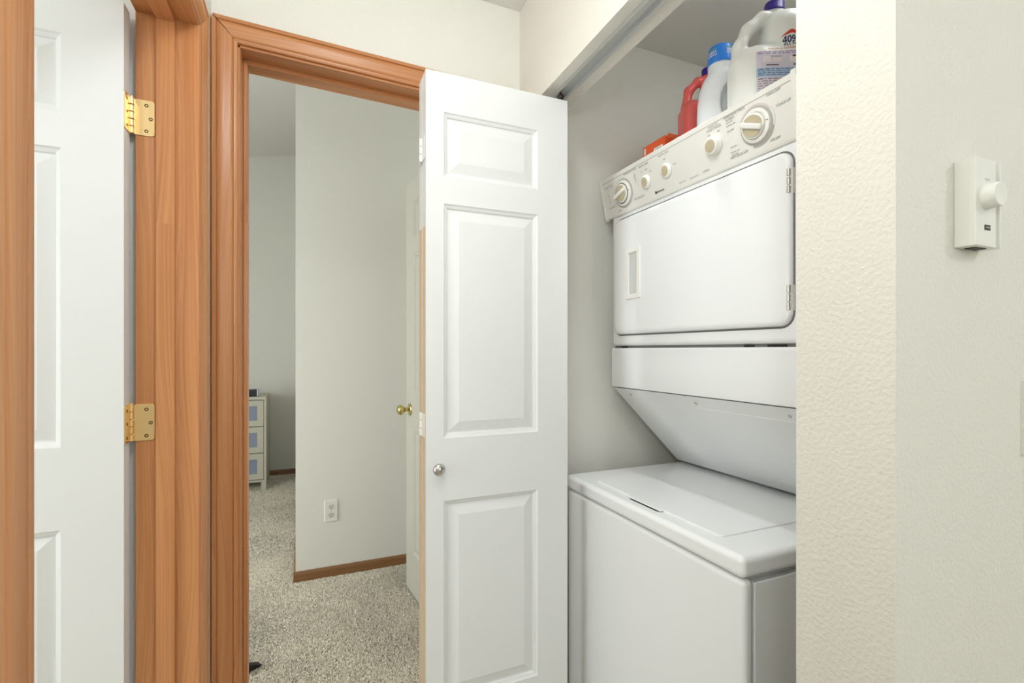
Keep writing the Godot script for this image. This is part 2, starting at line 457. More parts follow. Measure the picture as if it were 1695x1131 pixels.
	var tr := part("trim_3", mb, M.track)
	meta(tr, "grey metal door track under the laundry closet header", "", "", "structure")

# ------------------------------------------------------------------ doors
func panel_rings(mb: MB, x0: float, x1: float, y0: float, y1: float, z: float, dir: float, inset: float) -> void:
	var st := [[0.0, 0.0], [0.003, 0.0035], [0.0095, 0.0065], [0.0115, 0.0105], [0.0145, 0.0105], [inset, 0.0022]]
	for i in st.size() - 1:
		var a: float = st[i][0]; var b: float = st[i + 1][0]
		var za: float = z - dir * st[i][1]; var zb: float = z - dir * st[i + 1][1]
		var pa := [Vector3(x0 + a, y0 + a, za), Vector3(x1 - a, y0 + a, za), Vector3(x1 - a, y1 - a, za), Vector3(x0 + a, y1 - a, za)]
		var pb := [Vector3(x0 + b, y0 + b, zb), Vector3(x1 - b, y0 + b, zb), Vector3(x1 - b, y1 - b, zb), Vector3(x0 + b, y1 - b, zb)]
		for k in 4:
			var k2 := (k + 1) % 4
			mb.face(pa[k], pa[k2], pb[k2], pb[k], Vector3((x0 + x1) / 2, (y0 + y1) / 2, z - dir * 50.0))
	var e := inset; var ze := z - dir * 0.0022
	mb.quad(Vector3(x0 + e, y0 + e, ze), Vector3(x1 - e, y0 + e, ze), Vector3(x1 - e, y1 - e, ze), Vector3(x0 + e, y1 - e, ze), Vector3(0, 0, dir))

func door_leaf(parent: Node, xf: Transform3D, w: float, h: float, th: float, cols: Array, rows: Array, m: Material, inset: float) -> MeshInstance3D:
	# local frame: x across from 0, y up from 0, front at z = 0, back at z = -th; cols and rows list the panels' spans
	var mb := MB.new(); mb.xf = xf
	var xs := [0.0, w]; var ys := [0.0, h]
	for c in cols: xs.append_array(c)
	for r in rows: ys.append_array(r)
	xs.sort(); ys.sort()
	for i in xs.size() - 1:
		for j in ys.size() - 1:
			var cx: float = (xs[i] + xs[i + 1]) / 2; var cy: float = (ys[j] + ys[j + 1]) / 2; var inside := false
			for c in cols:
				for r in rows:
					if cx > c[0] and cx < c[1] and cy > r[0] and cy < r[1]: inside = true
			if inside: continue
			for s in [[0.0, 1.0], [-th, -1.0]]:
				mb.quad(Vector3(xs[i], ys[j], s[0]), Vector3(xs[i + 1], ys[j], s[0]), Vector3(xs[i + 1], ys[j + 1], s[0]), Vector3(xs[i], ys[j + 1], s[0]), Vector3(0, 0, s[1]))
	mb.quad(Vector3(0, 0, 0), Vector3(0, h, 0), Vector3(0, h, -th), Vector3(0, 0, -th), Vector3(-1, 0, 0))
	mb.quad(Vector3(w, 0, 0), Vector3(w, h, 0), Vector3(w, h, -th), Vector3(w, 0, -th), Vector3(1, 0, 0))
	mb.quad(Vector3(0, h, 0), Vector3(w, h, 0), Vector3(w, h, -th), Vector3(0, h, -th), Vector3(0, 1, 0))
	mb.quad(Vector3(0, 0, 0), Vector3(w, 0, 0), Vector3(w, 0, -th), Vector3(0, 0, -th), Vector3(0, -1, 0))
	var leaf := part("leaf", mb, m, parent)
	for c in cols:
		for r in rows:
			var pm := MB.new(); pm.xf = xf
			panel_rings(pm, c[0], c[1], r[0], r[1], 0.0, 1.0, inset)
			panel_rings(pm, c[0], c[1], r[0], r[1], -th, -1.0, inset)
			part("panel", pm, m, leaf)
	return leaf

func tube(mb: MB, a: Vector3, b: Vector3, r: float, seg := 20) -> void:
	var keep := mb.xf
	var y := (b - a).normalized(); var x := y.cross(Vector3(0.3, 0.2, 0.93)).normalized()
	mb.xf = keep * Transform3D(Basis(x, y, x.cross(y)), a)
	var l := a.distance_to(b); var c := r * 0.18
	mb.lathe(V2([0, 0, r - c, 0, r, c, r, l - c, r - c, l, 0, l]), seg, 0.8)
	mb.xf = keep

func butt_hinge(parent: Node, y0: float, y1: float) -> void:
	var px := -0.3365; var pz := -1.2365
	var mb := MB.new()
	var h := y1 - y0; var cy := (y0 + y1) / 2
	# leaf on the jamb face, rounded at its free corners, and leaf on the door's edge
	mb.rrect(Vector3((-0.334 - 0.2965) / 2, cy, -1.2405), Vector3.RIGHT, Vector3.UP, 0.0375, h, 0.006, [Vector2(0, 0), Vector2(0, 0.0022), Vector2(0.0004, 0.0026)])
	mb.rrect(Vector3(-0.3405, cy, -1.2205), Vector3.FORWARD, Vector3.UP, 0.030, h, 0.003, [Vector2(0, 0), Vector2(0, 0.002), Vector2(0.0004, 0.0024)])
	var o := part("hinge", mb, M.brass, parent)
	var k := MB.new()
	for i in 5:
		var a := y0 + h * i / 5.0
		tube(k, Vector3(px, a + 0.0004, pz), Vector3(px, a + h / 5.0 - 0.0004, pz), 0.0056 if i % 2 == 0 else 0.0052)
	tube(k, Vector3(px, y1 - 0.001, pz), Vector3(px, y1 + 0.003, pz), 0.0046)
	part("knuckle", k, M.brass, o)
	for s in [[-0.311, 0.85], [-0.3035, 0.48], [-0.311, 0.13]]:
		var m := at(Vector3(s[0], y0 + h * s[1], -1.2379), Vector3.RIGHT, Vector3.BACK)
		m.lathe(V2([0, -0.0002, 0.0012, -0.0001, 0.0032, 0.0003, 0.0036, 0.0004, 0.0036, -0.001]), 16)
		part("screw", m, M.brass_dark, o)
	for s in [0.85, 0.5, 0.13]:
		var m := at(Vector3(-0.3379, y0 + h * s, -1.2165), Vector3.BACK, Vector3.RIGHT)
		m.lathe(V2([0, 0.0002, 0.0030, 0.0003, 0.0034, -0.0006]), 16)
		part("screw", m, M.brass_dark, o)

func doors() -> void:
	# the white six-panel door in the left wall, folded back at a right angle
	var d := thing("door_1", "white six-panel door standing open on brass hinges at the left", "", Vector3.ZERO, "structure")
	var w := 0.705
	var cols := [[0.10, 0.315], [0.39, 0.606]]
	door_leaf(d, Transform3D(Basis(), Vector3(-0.3405 - w, 0.012, -1.2055)), w, 1.992, 0.035, cols, [[0.22, 0.938], [1.099, 1.682], [1.752, 1.905]], M.door_paint, 0.036)
	for y in [[1.7515, 1.8265], [1.110, 1.187], [0.26, 0.335]]: butt_hinge(d, y[0], y[1])
	# the bedroom's other door, standing ajar behind the bifold
	d = thing("door_2", "off-white panel door with a round brass knob seen through the doorway", "", Vector3.ZERO, "structure")
	var a := Vector3(0.500, 0.018, -2.655); var ang := deg_to_rad(-6.0)
	var xd := Vector3(sin(-ang), 0, cos(ang)); var xf := Transform3D(Basis(xd, Vector3.UP, xd.cross(Vector3.UP)), a)
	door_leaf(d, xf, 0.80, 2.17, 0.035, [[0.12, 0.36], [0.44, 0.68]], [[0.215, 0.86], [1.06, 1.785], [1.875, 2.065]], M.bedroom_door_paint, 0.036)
	var kb := MB.new(); kb.xf = Transform3D(Basis(Vector3.UP, xf.basis.z, Vector3.UP.cross(xf.basis.z)), xf * Vector3(0.07, 0.967, 0.0))
	kb.lathe(V2([0, 0, 0.032, 0, 0.033, 0.002, 0.030, 0.006, 0.020, 0.009, 0.0125, 0.012, 0.011, 0.018, 0.0115, 0.030, 0.017, 0.035, 0.024, 0.041, 0.0275, 0.050, 0.0265, 0.059, 0.020, 0.067, 0.010, 0.071, 0, 0.072]), 32)
	meta(part("knob", kb, M.old_brass, d), "polished brass knob")
	# the bifold closet door, folded: two leaves face to face
	d = thing("door_3", "white three-panel bifold closet door folded open beside the laundry closet", "", Vector3.ZERO, "structure")
	var rows := [[0.37, 0.892], [1.054, 1.662], [1.732, 1.899]]
	var fw := 0.412
	var lf := door_leaf(d, Transform3D(Basis(), Vector3(0.279, 0.018, -1.219)), fw, 2.0, 0.0345, [[0.047, 0.317]], rows, M.door_paint, 0.041)
	var lb := door_leaf(d, Transform3D(Basis(), Vector3(0.279, 0.018, -1.2615)), fw, 2.0, 0.0345, [[0.047, 0.317]], rows, M.door_paint, 0.041)
	for q in [[lf, -1.2195], [lb, -1.262]]:
		var e := MB.new()
		e.box(Vector3(0.2784, 0.018, q[1] - 0.0335), Vector3(0.2792, 1.62, q[1] - 0.0002))
		meta(part("edge_strip", e, M.edge_tan, q[0]), "bare tan wooden edge")
	for y in [1.822, 1.107, 0.35]:
		var hb := MB.new()
		for i in 3: tube(hb, Vector3(0.2755, y - 0.030 + i * 0.0205, -1.2575), Vector3(0.2755, y - 0.0105 + i * 0.0205, -1.2575), 0.0052)
		hb.box(Vector3(0.2770, y - 0.03, -1.2615 - 0.028), Vector3(0.2783, y + 0.03, -1.262))
		hb.box(Vector3(0.2770, y - 0.03, -1.2535), Vector3(0.2783, y + 0.03, -1.226))
		part("hinge", hb, M.door_paint if y > 1.5 else M.white_plastic, d)
	var kk := at(Vector3(0.309, 0.997, -1.219), Vector3.UP, Vector3.BACK)
	kk.lathe(V2([0, 0, 0.0095, 0, 0.0095, 0.002, 0.006, 0.005, 0.006, 0.010, 0.011, 0.0125, 0.0150, 0.017, 0.0158, 0.021, 0.0142, 0.0252, 0.009, 0.0285, 0, 0.0298]), 32)
	meta(part("knob", kk, M.chrome, d), "small round chrome knob")
	var rl := MB.new()
	tube(rl, Vector3(0.6785, 2.016, -1.2365), Vector3(0.6785, 2.047, -1.2365), 0.0032)
	tube(rl, Vector3(0.6785, 2.030, -1.2365), Vector3(0.6785, 2.040, -1.2365), 0.0095)
	part("roller", rl, M.steel_dark, d)

# ------------------------------------------------------------------ lettering
func text_mesh(s: String, bold := false) -> TextMesh:
	var tm := TextMesh.new()
	var f := SystemFont.new(); f.font_names = PackedStringArray(["Droid Sans"]); f.font_weight = 700 if bold else 400
	tm.font = f; tm.text = s; tm.font_size = 32; tm.pixel_size = 0.01; tm.depth = 0.0; tm.curve_step = 1.5
	return tm

func letters(parent: Node, s: String, o: Vector3, U: Vector3, V: Vector3, width: float, m: Material, bold := false, squeeze := 1.0) -> void:
	# flat print: text whose lower left corner is at o, as wide as given
	var tm := text_mesh(s, bold)
	var arr := tm.get_mesh_arrays()
	var vs: PackedVector3Array = arr[Mesh.ARRAY_VERTEX]
	if vs.is_empty(): return
	var lo := Vector2(1e9, 1e9); var hi := Vector2(-1e9, -1e9)
	for p in vs:
		lo = lo.min(Vector2(p.x, p.y)); hi = hi.max(Vector2(p.x, p.y))
	var k := width / (hi.x - lo.x); var N := U.cross(V)
	var mb := MB.new()
	var ids: PackedInt32Array = arr[Mesh.ARRAY_INDEX]
	for p in vs: mb.pt(o + U * (p.x - lo.x) * k + V * (p.y - lo.y) * k * squeeze + N * 0.0003, N)
	for i in range(0, ids.size(), 3): mb.tri(ids[i], ids[i + 1], ids[i + 2])
	part("lettering", mb, m, parent)

# ------------------------------------------------------------------ washer and dryer
func laundry() -> void:
	var L := thing("laundry_center", "white stacked washer and dryer with a top control panel in the closet", "laundry machine")
	var X := Vector3.RIGHT; var Y := Vector3.UP; var Z := Vector3.BACK
	var zl := -1.358; var zr := -0.674; var zc := (zl + zr) / 2; var wd := zr - zl
	var mb := MB.new()
	# washer: front shell wrapping the corners, side panels behind it, top with lid
	mb.rbox(Vector3(0.767, 0.03, zl + 0.003), Vector3(0.795, 0.8575, zr - 0.002), 0.012, 4)
	mb.box(Vector3(0.78, 0.0, zl + 0.02), Vector3(1.5, 0.853, zr - 0.02))
	part("washer_cabinet", mb, M.enamel_front, L)
	for s in [[zl + 0.003, zl + 0.018], [zr - 0.018, zr - 0.003]]:
		mb = MB.new(); mb.rbox(Vector3(0.7975, 0.03, s[0]), Vector3(1.5, 0.8495, s[1]), 0.003, 2)
		part("side_panel", mb, M.enamel_side, L)
	mb = MB.new(); mb.rbox(Vector3(0.7625, 0.8605, zl), Vector3(1.46, 0.9035, zr), 0.013, 4)
	part("washer_top", mb, M.enamel, L)
	mb = MB.new()
	mb.rrect(Vector3((0.805 + 1.175) / 2, 0.9025, (-1.247 - 0.767) / 2), Z, X, 0.480, 0.370, 0.012, [Vector2(0, 0), Vector2(0, 0.0026), Vector2(0.0008, 0.0040), Vector2(0.003, 0.0047)])
	part("lid", mb, M.enamel, L)
	mb = MB.new()
	mb.rrect(Vector3(0.796, 0.9034, -1.008), Z, X, 0.112, 0.0085, 0.004, [Vector2(0, 0), Vector2(0.0003, 0.0004)])
	part("finger_slot", mb, M.black, L)
	mb = MB.new()
	mb.rrect(Vector3(0.801, 0.9055, -1.012), Z, X, 0.135, 0.012, 0.0055, [Vector2(0, 0), Vector2(0.0005, 0.0012), Vector2(0.002, 0.0022)])
	part("lid_lip", mb, M.enamel, L)
	# support between washer and dryer: upright band over a panel that slopes back
	mb = MB.new()
	mb.run(V2([0.944, 1.307, 0.9405, 1.3035, 0.94, 1.298, 0.94, 1.187, 0.942, 1.180, 0.948, 1.178, 1.3, 1.178, 1.3, 1.307]), Vector3.ZERO, X, Y, Z, zl, zr)
	part("front_band", mb, M.enamel, L)
	mb = MB.new()
	mb.run(V2([0.945, 1.1765, 1.213, 0.912, 1.40, 0.9035, 1.45, 1.1765]), Vector3.ZERO, X, Y, Z, zl + 0.004, zr - 0.004)
	var sp := part("sloped_panel", mb, M.enamel_side, L)
	var sd := Vector3(1.213 - 0.945, 0.912 - 1.1765, 0).normalized(); var sn := Vector3(sd.y, -sd.x, 0)
	if sn.x > 0: sn = -sn
	mb = MB.new()
	mb.rrect(Vector3(0.945, 1.1765, 0) + sd * 0.195 + Z * (-0.86) - sn * 0.0004, Z, sn.cross(Z), 0.36, 0.30, 0.03, [Vector2(0, 0), Vector2(0.003, 0.0012), Vector2(0.006, 0.0016)])
	part("embossed_plate", mb, M.enamel_side, sp)
	for z in [-1.290, -1.005, -0.73]:
		mb = at(Vector3(0.945, 1.1765, z) + sd * 0.028, Z, sn)
		mb.lathe(V2([0, 0.0022, 0.0035, 0.0018, 0.0048, 0.0006, 0.0048, -0.001]), 14)
		part("screw", mb, M.chrome, sp)
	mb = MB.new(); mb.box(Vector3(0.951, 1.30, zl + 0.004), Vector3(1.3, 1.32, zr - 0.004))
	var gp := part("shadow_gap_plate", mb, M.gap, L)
	for q in [[-1.310, 0.006], [-1.297, 0.010], [-0.822, 0.014], [-0.769, 0.004], [-0.745, 0.020]]:
		mb = MB.new(); mb.rbox(Vector3(0.9475, 1.3065, q[0] - q[1]), Vector3(0.953, 1.3125, q[0] + q[1]), 0.002, 2)
		part("clip", mb, M.black, gp)
	# dryer body and door
	mb = MB.new(); mb.rbox(Vector3(0.94, 1.314, zl), Vector3(1.50, 1.8495, zr), 0.012, 4)
	part("dryer_body", mb, M.enamel, L)
	mb = MB.new()
	var dw := 0.632; var dh := 0.371; var dc := Vector3(0.9405, 1.5365, (-1.3345 - 0.7025) / 2)
	mb.rrect(dc, Z, Y, dw, dh, 0.028, [Vector2(0, 0), Vector2(0, 0.0035), Vector2(0.0012, 0.0075), Vector2(0.004, 0.0105), Vector2(0.009, 0.0125), Vector2(0.014, 0.013)], true, 8)
	var dd := part("dryer_door", mb, M.enamel, L)
	mb = MB.new()
	mb.rrect(dc, Z, Y, dw + 0.009, dh + 0.009, 0.033, [Vector2(0, 0), Vector2(0, 0.0008)])
	part("door_gasket", mb, M.gap, dd)
	# pull handle: a raised frame round a grey recess
	var hc := Vector3(0.9275, 1.538, -1.227)
	mb = MB.new()
	mb.rrect(hc, Z, Y, 0.070, 0.158, 0.004, [Vector2(0, 0), Vector2(0.0004, 0.003), Vector2(0.002, 0.0042), Vector2(0.014, 0.0042), Vector2(0.0155, 0.0005)], false, 3)
	var hd := part("handle", mb, M.knob_white, dd)
	mb = MB.new()
	mb.rrect(hc, Z, Y, 0.041, 0.129, 0.002, [Vector2(0, 0), Vector2(0.0002, 0.0004)], true, 3)
	part("recess", mb, mat(rgb(206, 206, 202), 0.5), hd)
	for y in [[1.629, 1.683], [1.383, 1.438]]:
		mb = MB.new()
		for i in 3:
			var k: float = (y[1] - y[0]) / 3.0
			tube(mb, Vector3(0.9335, y[0] + k * i + 0.0006, -0.7085), Vector3(0.9335, y[0] + k * (i + 1) - 0.0006, -0.7085), 0.0052)
		mb.box(Vector3(0.9385, y[0], -0.7075), Vector3(0.9405, y[1], -0.6985))
		part("hinge", mb, M.chrome, dd)
	console(L)

func console(L: Node3D) -> void:
	var X := Vector3.RIGHT; var Y := Vector3.UP; var Z := Vector3.BACK
	var z0 := -1.375
	# slanted face: s along z from z0, q up the slope
	var P0 := Vector3(0.933, 1.736, z0); var e1 := Z; var e2 := Vector3(-0.0295, 0.137, 0).normalized(); var nn := e1.cross(e2)
	if nn.x > 0: nn = -nn
	var f := func(s: float, q: float) -> Vector3: return P0 + e1 * s + e2 * q
	var mb := MB.new()
	var t2 := Vector2(0.9064, 1.8595)
	mb.run(V2([0.9425, 1.742, 0.9395, 1.7385, 0.9365, 1.7375, 0.9345, 1.7395, 0.9322, 1.745, t2.x, t2.y, 0.9058, 1.8635, 0.9075, 1.8655, 0.911, 1.8665, 0.922, 1.866, 0.9425, 1.860]), Vector3.ZERO, X, Y, Z, z0 - 0.003, z0 + 0.699)
	var cp := part("control_panel", mb, M.console, L)
	# end caps: a slim rim on the left, a taller one on the right
	for q in [[-0.0065, 0.003, 0.0], [0.6915, 0.703, 0.0035]]:
		mb = MB.new()
		var u: float = q[2]
		mb.run(V2([0.9425, 1.735, 0.936, 1.734, 0.9325, 1.737, 0.9300, 1.744, 0.9042, 1.860 + u, 0.9045, 1.864 + u, 0.907, 1.8675 + u, 0.912, 1.8685 + u, 0.9425, 1.861]), Vector3.ZERO, X, Y, Z, z0 + q[0], z0 + q[1])
		part("end_cap", mb, M.console, cp)
	mb = MB.new(); mb.xf = Transform3D(Basis(e1, e2, e1.cross(e2)), P0)
	var out := signf(e1.cross(e2).dot(nn))
	mb.box(Vector3(0.008, 0.1172, -0.0004), Vector3(0.689, 0.1188, out * 0.0003))
	part("groove_line", mb, M.print_faint, cp)
	# knobs: local y points out of the panel
	var frame := func(s: float, q: float) -> Transform3D: return Transform3D(Basis(e1, nn, e1.cross(nn)), f.call(s, q))
	for k in [[0.1085, 0.0615, 0.0395, 0.0285, 0.25], [0.5985, 0.0645, 0.0365, 0.0275, -0.42]]:
		var xf: Transform3D = frame.call(k[0], k[1])
		var r: float = k[2]; var r2: float = k[3]
		mb = MB.new(); mb.xf = xf
		mb.lathe(V2([r * 1.13, 0.0, r * 1.13, 0.0004, r * 1.10, 0.0008, r, 0.0008]), 48)
		part("dial_ring", mb, M.print_faint, cp)
		mb = MB.new(); mb.xf = xf
		mb.lathe(V2([r, 0, r, 0.0045, r - 0.0008, 0.0055, r2 + 0.0028, 0.0075, r2 + 0.001, 0.0072, r2 + 0.0008, 0.0045]), 48)
		var kn := part("knob", mb, M.knob_white, L)
		if k[4] > 0.0:
			mb = MB.new(); mb.xf = xf
			mb.lathe(V2([r2 + 0.0034, 0.0076, r2 + 0.0034, 0.0080, r2 + 0.0002, 0.0080]), 48)
			part("gap_ring", mb, M.gap, kn)
		# grip: a dome with a ridge left standing between two hollows
		var g := MB.new(); g.xf = xf * Transform3D(Basis(Vector3.UP, k[4]), Vector3.ZERO)
		var h := 0.019
		g.lathe(V2([r2, 0.003, r2, 0.0105, r2 - 0.002, 0.0125, r2 - 0.006, 0.0138, 0.006, 0.0145, 0, 0.0145]), 48)
		g.rbox(Vector3(-r2 * 1.04, 0.006, -0.0062), Vector3(r2 * 0.99, h + 0.003, 0.0062), 0.004, 3)
		part("grip", g, M.knob_white, kn)
		for s in [-1.0, 1.0]:
			var b := MB.new(); b.xf = xf * Transform3D(Basis(Vector3.UP, k[4]), Vector3.ZERO)
			var pts := PackedVector2Array()
			for i in 25:
				var a := PI * i / 24.0
				var rr := (r2 - 0.0048)
				pts.append(Vector2(rr * cos(a) * (1.0 if cos(a) > 0 else 1.06), 0.0068 + (rr - 0.0068) * sin(a) * (1.0 if cos(a) > 0 else pow(maxf(sin(a), 0.001), 0.5))))
			for i in pts.size(): pts[i].y *= s
			var hs := PackedVector2Array()
			for p in pts: hs.append(p)
			b.poly(hs, Vector3(0, 0.0150, 0), Vector3.RIGHT, Vector3.BACK, Vector3.UP)
			for i in hs.size() - 1:
				b.face(Vector3(hs[i].x, 0.0150, hs[i].y), Vector3(hs[i + 1].x, 0.0150, hs[i + 1].y), Vector3(hs[i + 1].x, 0.012, hs[i + 1].y), Vector3(hs[i].x, 0.012, hs[i].y), Vector3(0, 0.0135, s * 0.012))
			part("hollow", b, M.knob_tan, kn)
		var tk := MB.new(); tk.xf = xf
		tk.box(Vector3(r2 + 0.0022, 0.006, -0.0006), Vector3(r - 0.002, 0.0078, 0.0006))
		part("tick", tk, M.print_dark, kn)
	for k in [[0.2185, 0.0610, 0.0190, 0.0118, 0.0145, 0.0075], [0.3070, 0.0645, 0.0190, 0.0120, 0.0148, 0.0075], [0.4815, 0.0655, 0.0205, 0.0155, 0.0155, 0.018]]:
		var xf: Transform3D = frame.call(k[0], k[1])
		mb = MB.new(); mb.xf = xf
		var r: float = k[2]; var hh: float = k[5]
		mb.lathe(V2([r + 0.0012, 0, r + 0.0012, 0.0025, r, 0.0038, r - 0.0008, hh - 0.0025, r - 0.003, hh - 0.0005, r - 0.0045, hh, 0, hh]), 40)
		var kn := part("knob", mb, M.knob_white, L)
		var b := MB.new(); b.xf = xf
		b.rrect(Vector3(0, hh - 0.0004, 0), Vector3(1, 0, 0), Vector3(0, 0, -1), k[3] * 2, k[4] * 2, k[3], [Vector2(0, 0), Vector2(0.0003, 0.0008), Vector2(k[3] * 0.45, 0.0013)], true, 8)
		part("inlay", b, M.knob_tan, kn)
	# printed arcs round the right dial
	for q in [[0.0455, 0.0425, 200.0, 330.0, M.print_pink], [0.0475, 0.0470, 330.0, 380.0, M.print_faint], [0.0455, 0.0425, 20.0, 110.0, M.print_faint]]:
		var a := MB.new(); a.xf = frame.call(0.5985, 0.0645)
		var n2 := 24
		for i in n2:
			var a0: float = deg_to_rad(lerpf(q[2], q[3], float(i) / n2)); var a1: float = deg_to_rad(lerpf(q[2], q[3], float(i + 1) / n2))
			a.quad(Vector3(cos(a0), 0, sin(a0)) * q[0] + Y * 0.0003, Vector3(cos(a1), 0, sin(a1)) * q[0] + Y * 0.0003, Vector3(cos(a1), 0, sin(a1)) * q[1] + Y * 0.0003, Vector3(cos(a0), 0, sin(a0)) * q[1] + Y * 0.0003, Y)
		part("printed_arc", a, q[4], cp)
	# print on the panel: text, s, q, width
	var off := nn * 0.0002
	for w in [["TIMED DRY", 0.6320, 0.1110, 0.0350], ["TOUCH UP", 0.6510, 0.0805, 0.0340], ["AIR DRY", 0.6268, 0.0178, 0.0250],
			["PERMANENT PRESS", 0.5171, 0.1118, 0.0600], ["NORMAL", 0.5223, 0.1050, 0.0255], ["PUSH TO", 0.4695, 0.1100, 0.0285], ["START DRYER", 0.4622, 0.1028, 0.0445],
			["KNIT-DELICATE", 0.5198, 0.0180, 0.0490], ["WATER TEMP", 0.1985, 0.1078, 0.0420], ["WATER LEVEL", 0.2841, 0.1086, 0.0425],
			["PERMANENT PRESS", 0.1247, 0.1105, 0.0620], ["HEAVY DUTY", 0.0192, 0.0985, 0.0410], ["KNIT-DELICATE", 0.1552, 0.0250, 0.0460], ["SPIN ONLY", 0.0247, 0.0320, 0.0320], ["OFF", 0.0720, 0.0120, 0.0110]]:
		letters(cp, w[0], f.call(w[1], w[2]) + off, e1, e2, w[3], M.print_grey)
	for w in [["VERY DRY", 0.5215, 0.0995, 0.0190], ["NORMAL DRY", 0.5212, 0.0925, 0.0260], ["LESS DRY", 0.5210, 0.0800, 0.0210], ["VERY DRY", 0.5235, 0.0420, 0.0190], ["NORMAL DRY", 0.5234, 0.0305, 0.0250], ["LESS DRY", 0.5240, 0.0240, 0.0190],
			["HOT", 0.2030, 0.0925, 0.0090], ["WARM", 0.2200, 0.0935, 0.0130], ["COLD", 0.2395, 0.0830, 0.0100], ["MED", 0.3020, 0.0945, 0.0090], ["HIGH", 0.3345, 0.0700, 0.0120], ["LOW", 0.2815, 0.0625, 0.0080],
			["HEAVY DUTY", 0.3463, 0.0150, 0.0240], ["EXTRA CAPACITY", 0.3861, 0.0152, 0.0310], ["2 SPEED", 0.4309, 0.0162, 0.0210], ["OFF", 0.4635, 0.0930, 0.0090], ["ON", 0.4930, 0.0925, 0.0080]]:
		letters(cp, w[0], f.call(w[1], w[2]) + off, e1, e2, w[3], M.print_grey)
	for i in 5: letters(cp, ["14", "10", "6", "4", "2"][i], f.call(0.028 + 0.001 * i, 0.088 - 0.010 * i) + off, e1, e2, 0.005, M.print_faint)
	for i in 4: letters(cp, ["10", "8", "6", "4"][i], f.call(0.170 + 0.001 * i, 0.098 - 0.008 * i) + off, e1, e2, 0.005, M.print_faint)
	letters(cp, "KENMORE", f.call(0.2555, 0.0172) + off, e1, e2, 0.0310, M.print_dark, true)
	var bx := MB.new(); bx.xf = Transform3D(Basis(e1, e2, e1.cross(e2)), f.call(0.2488, 0.0166))
	bx.box(Vector3(0, 0, -0.0002), Vector3(0.0055, 0.0072, out * 0.0003))
	part("badge", bx, M.print_dark, cp)

# ------------------------------------------------------------------ bottles: smooth fields, meshed as surface nets
static func rb(p: Vector3, c: Vector3, h: Vector3, r: float) -> float:
	var q := (p - c).abs() - h + Vector3(r, r, r)
	return q.max(Vector3.ZERO).length() + minf(maxf(q.x, maxf(q.y, q.z)), 0.0) - r

static func cap_(p: Vector3, a: Vector3, b: Vector3, ra: float, rb_: float) -> float:
	var ba := b - a
	var t := clampf((p - a).dot(ba) / ba.length_squared(), 0.0, 1.0)
	return (p - a - ba * t).length() - lerpf(ra, rb_, t)

static func su(a: float, b: float, k: float) -> float:
	var h := maxf(k - absf(a - b), 0.0) / k
	return minf(a, b) - h * h * k * 0.25

static func big_jug(p: Vector3) -> float:
	var d := rb(p, Vector3(0.008, 0.0945, 0), Vector3(0.119, 0.0945, 0.066), 0.06)
	d = su(d, rb(p, Vector3(0.044, 0.165, 0), Vector3(0.078, 0.106, 0.062), 0.052), 0.012)
	d = su(d, cap_(p, Vector3(0.006, 0.240, 0), Vector3(-0.002, 0.278, 0), 0.022, 0.019), 0.014)
	var q := Vector3(p.x, p.y, p.z * 0.75)
	var h := cap_(q, Vector3(-0.004, 0.270, 0), Vector3(-0.036, 0.2605, 0), 0.010, 0.0095)
	h = su(h, cap_(q, Vector3(-0.036, 0.2605, 0), Vector3(-0.068, 0.235, 0), 0.0095, 0.010), 0.03)
	h = su(h, cap_(q, Vector3(-0.068, 0.235, 0), Vector3(-0.088, 0.196, 0), 0.010, 0.0125), 0.03)
	h = su(h, cap_(q, Vector3(-0.088, 0.196, 0), Vector3(-0.091, 0.150, 0), 0.0125, 0.022), 0.02)
	return su(d, h, 0.010)

static func red_jug(p: Vector3) -> float:
	var d := rb(p, Vector3(-0.018, 0.098, 0), Vector3(0.068, 0.098, 0.05), 0.026)
	d = su(d, rb(p, Vector3(0.012, 0.18, 0), Vector3(0.036, 0.085, 0.038), 0.034), 0.02)
	d = su(d, cap_(p, Vector3(0.004, 0.24, 0), Vector3(0.0, 0.278, 0), 0.024, 0.019), 0.015)
	var h := cap_(p, Vector3(-0.004, 0.266, 0), Vector3(-0.034, 0.262, 0), 0.012, 0.012)
	h = su(h, cap_(p, Vector3(-0.034, 0.262, 0), Vector3(-0.062, 0.234, 0), 0.012, 0.0125), 0.01)
	h = su(h, cap_(p, Vector3(-0.062, 0.234, 0), Vector3(-0.070, 0.190, 0), 0.0125, 0.014), 0.01)
	return su(d, h, 0.01)

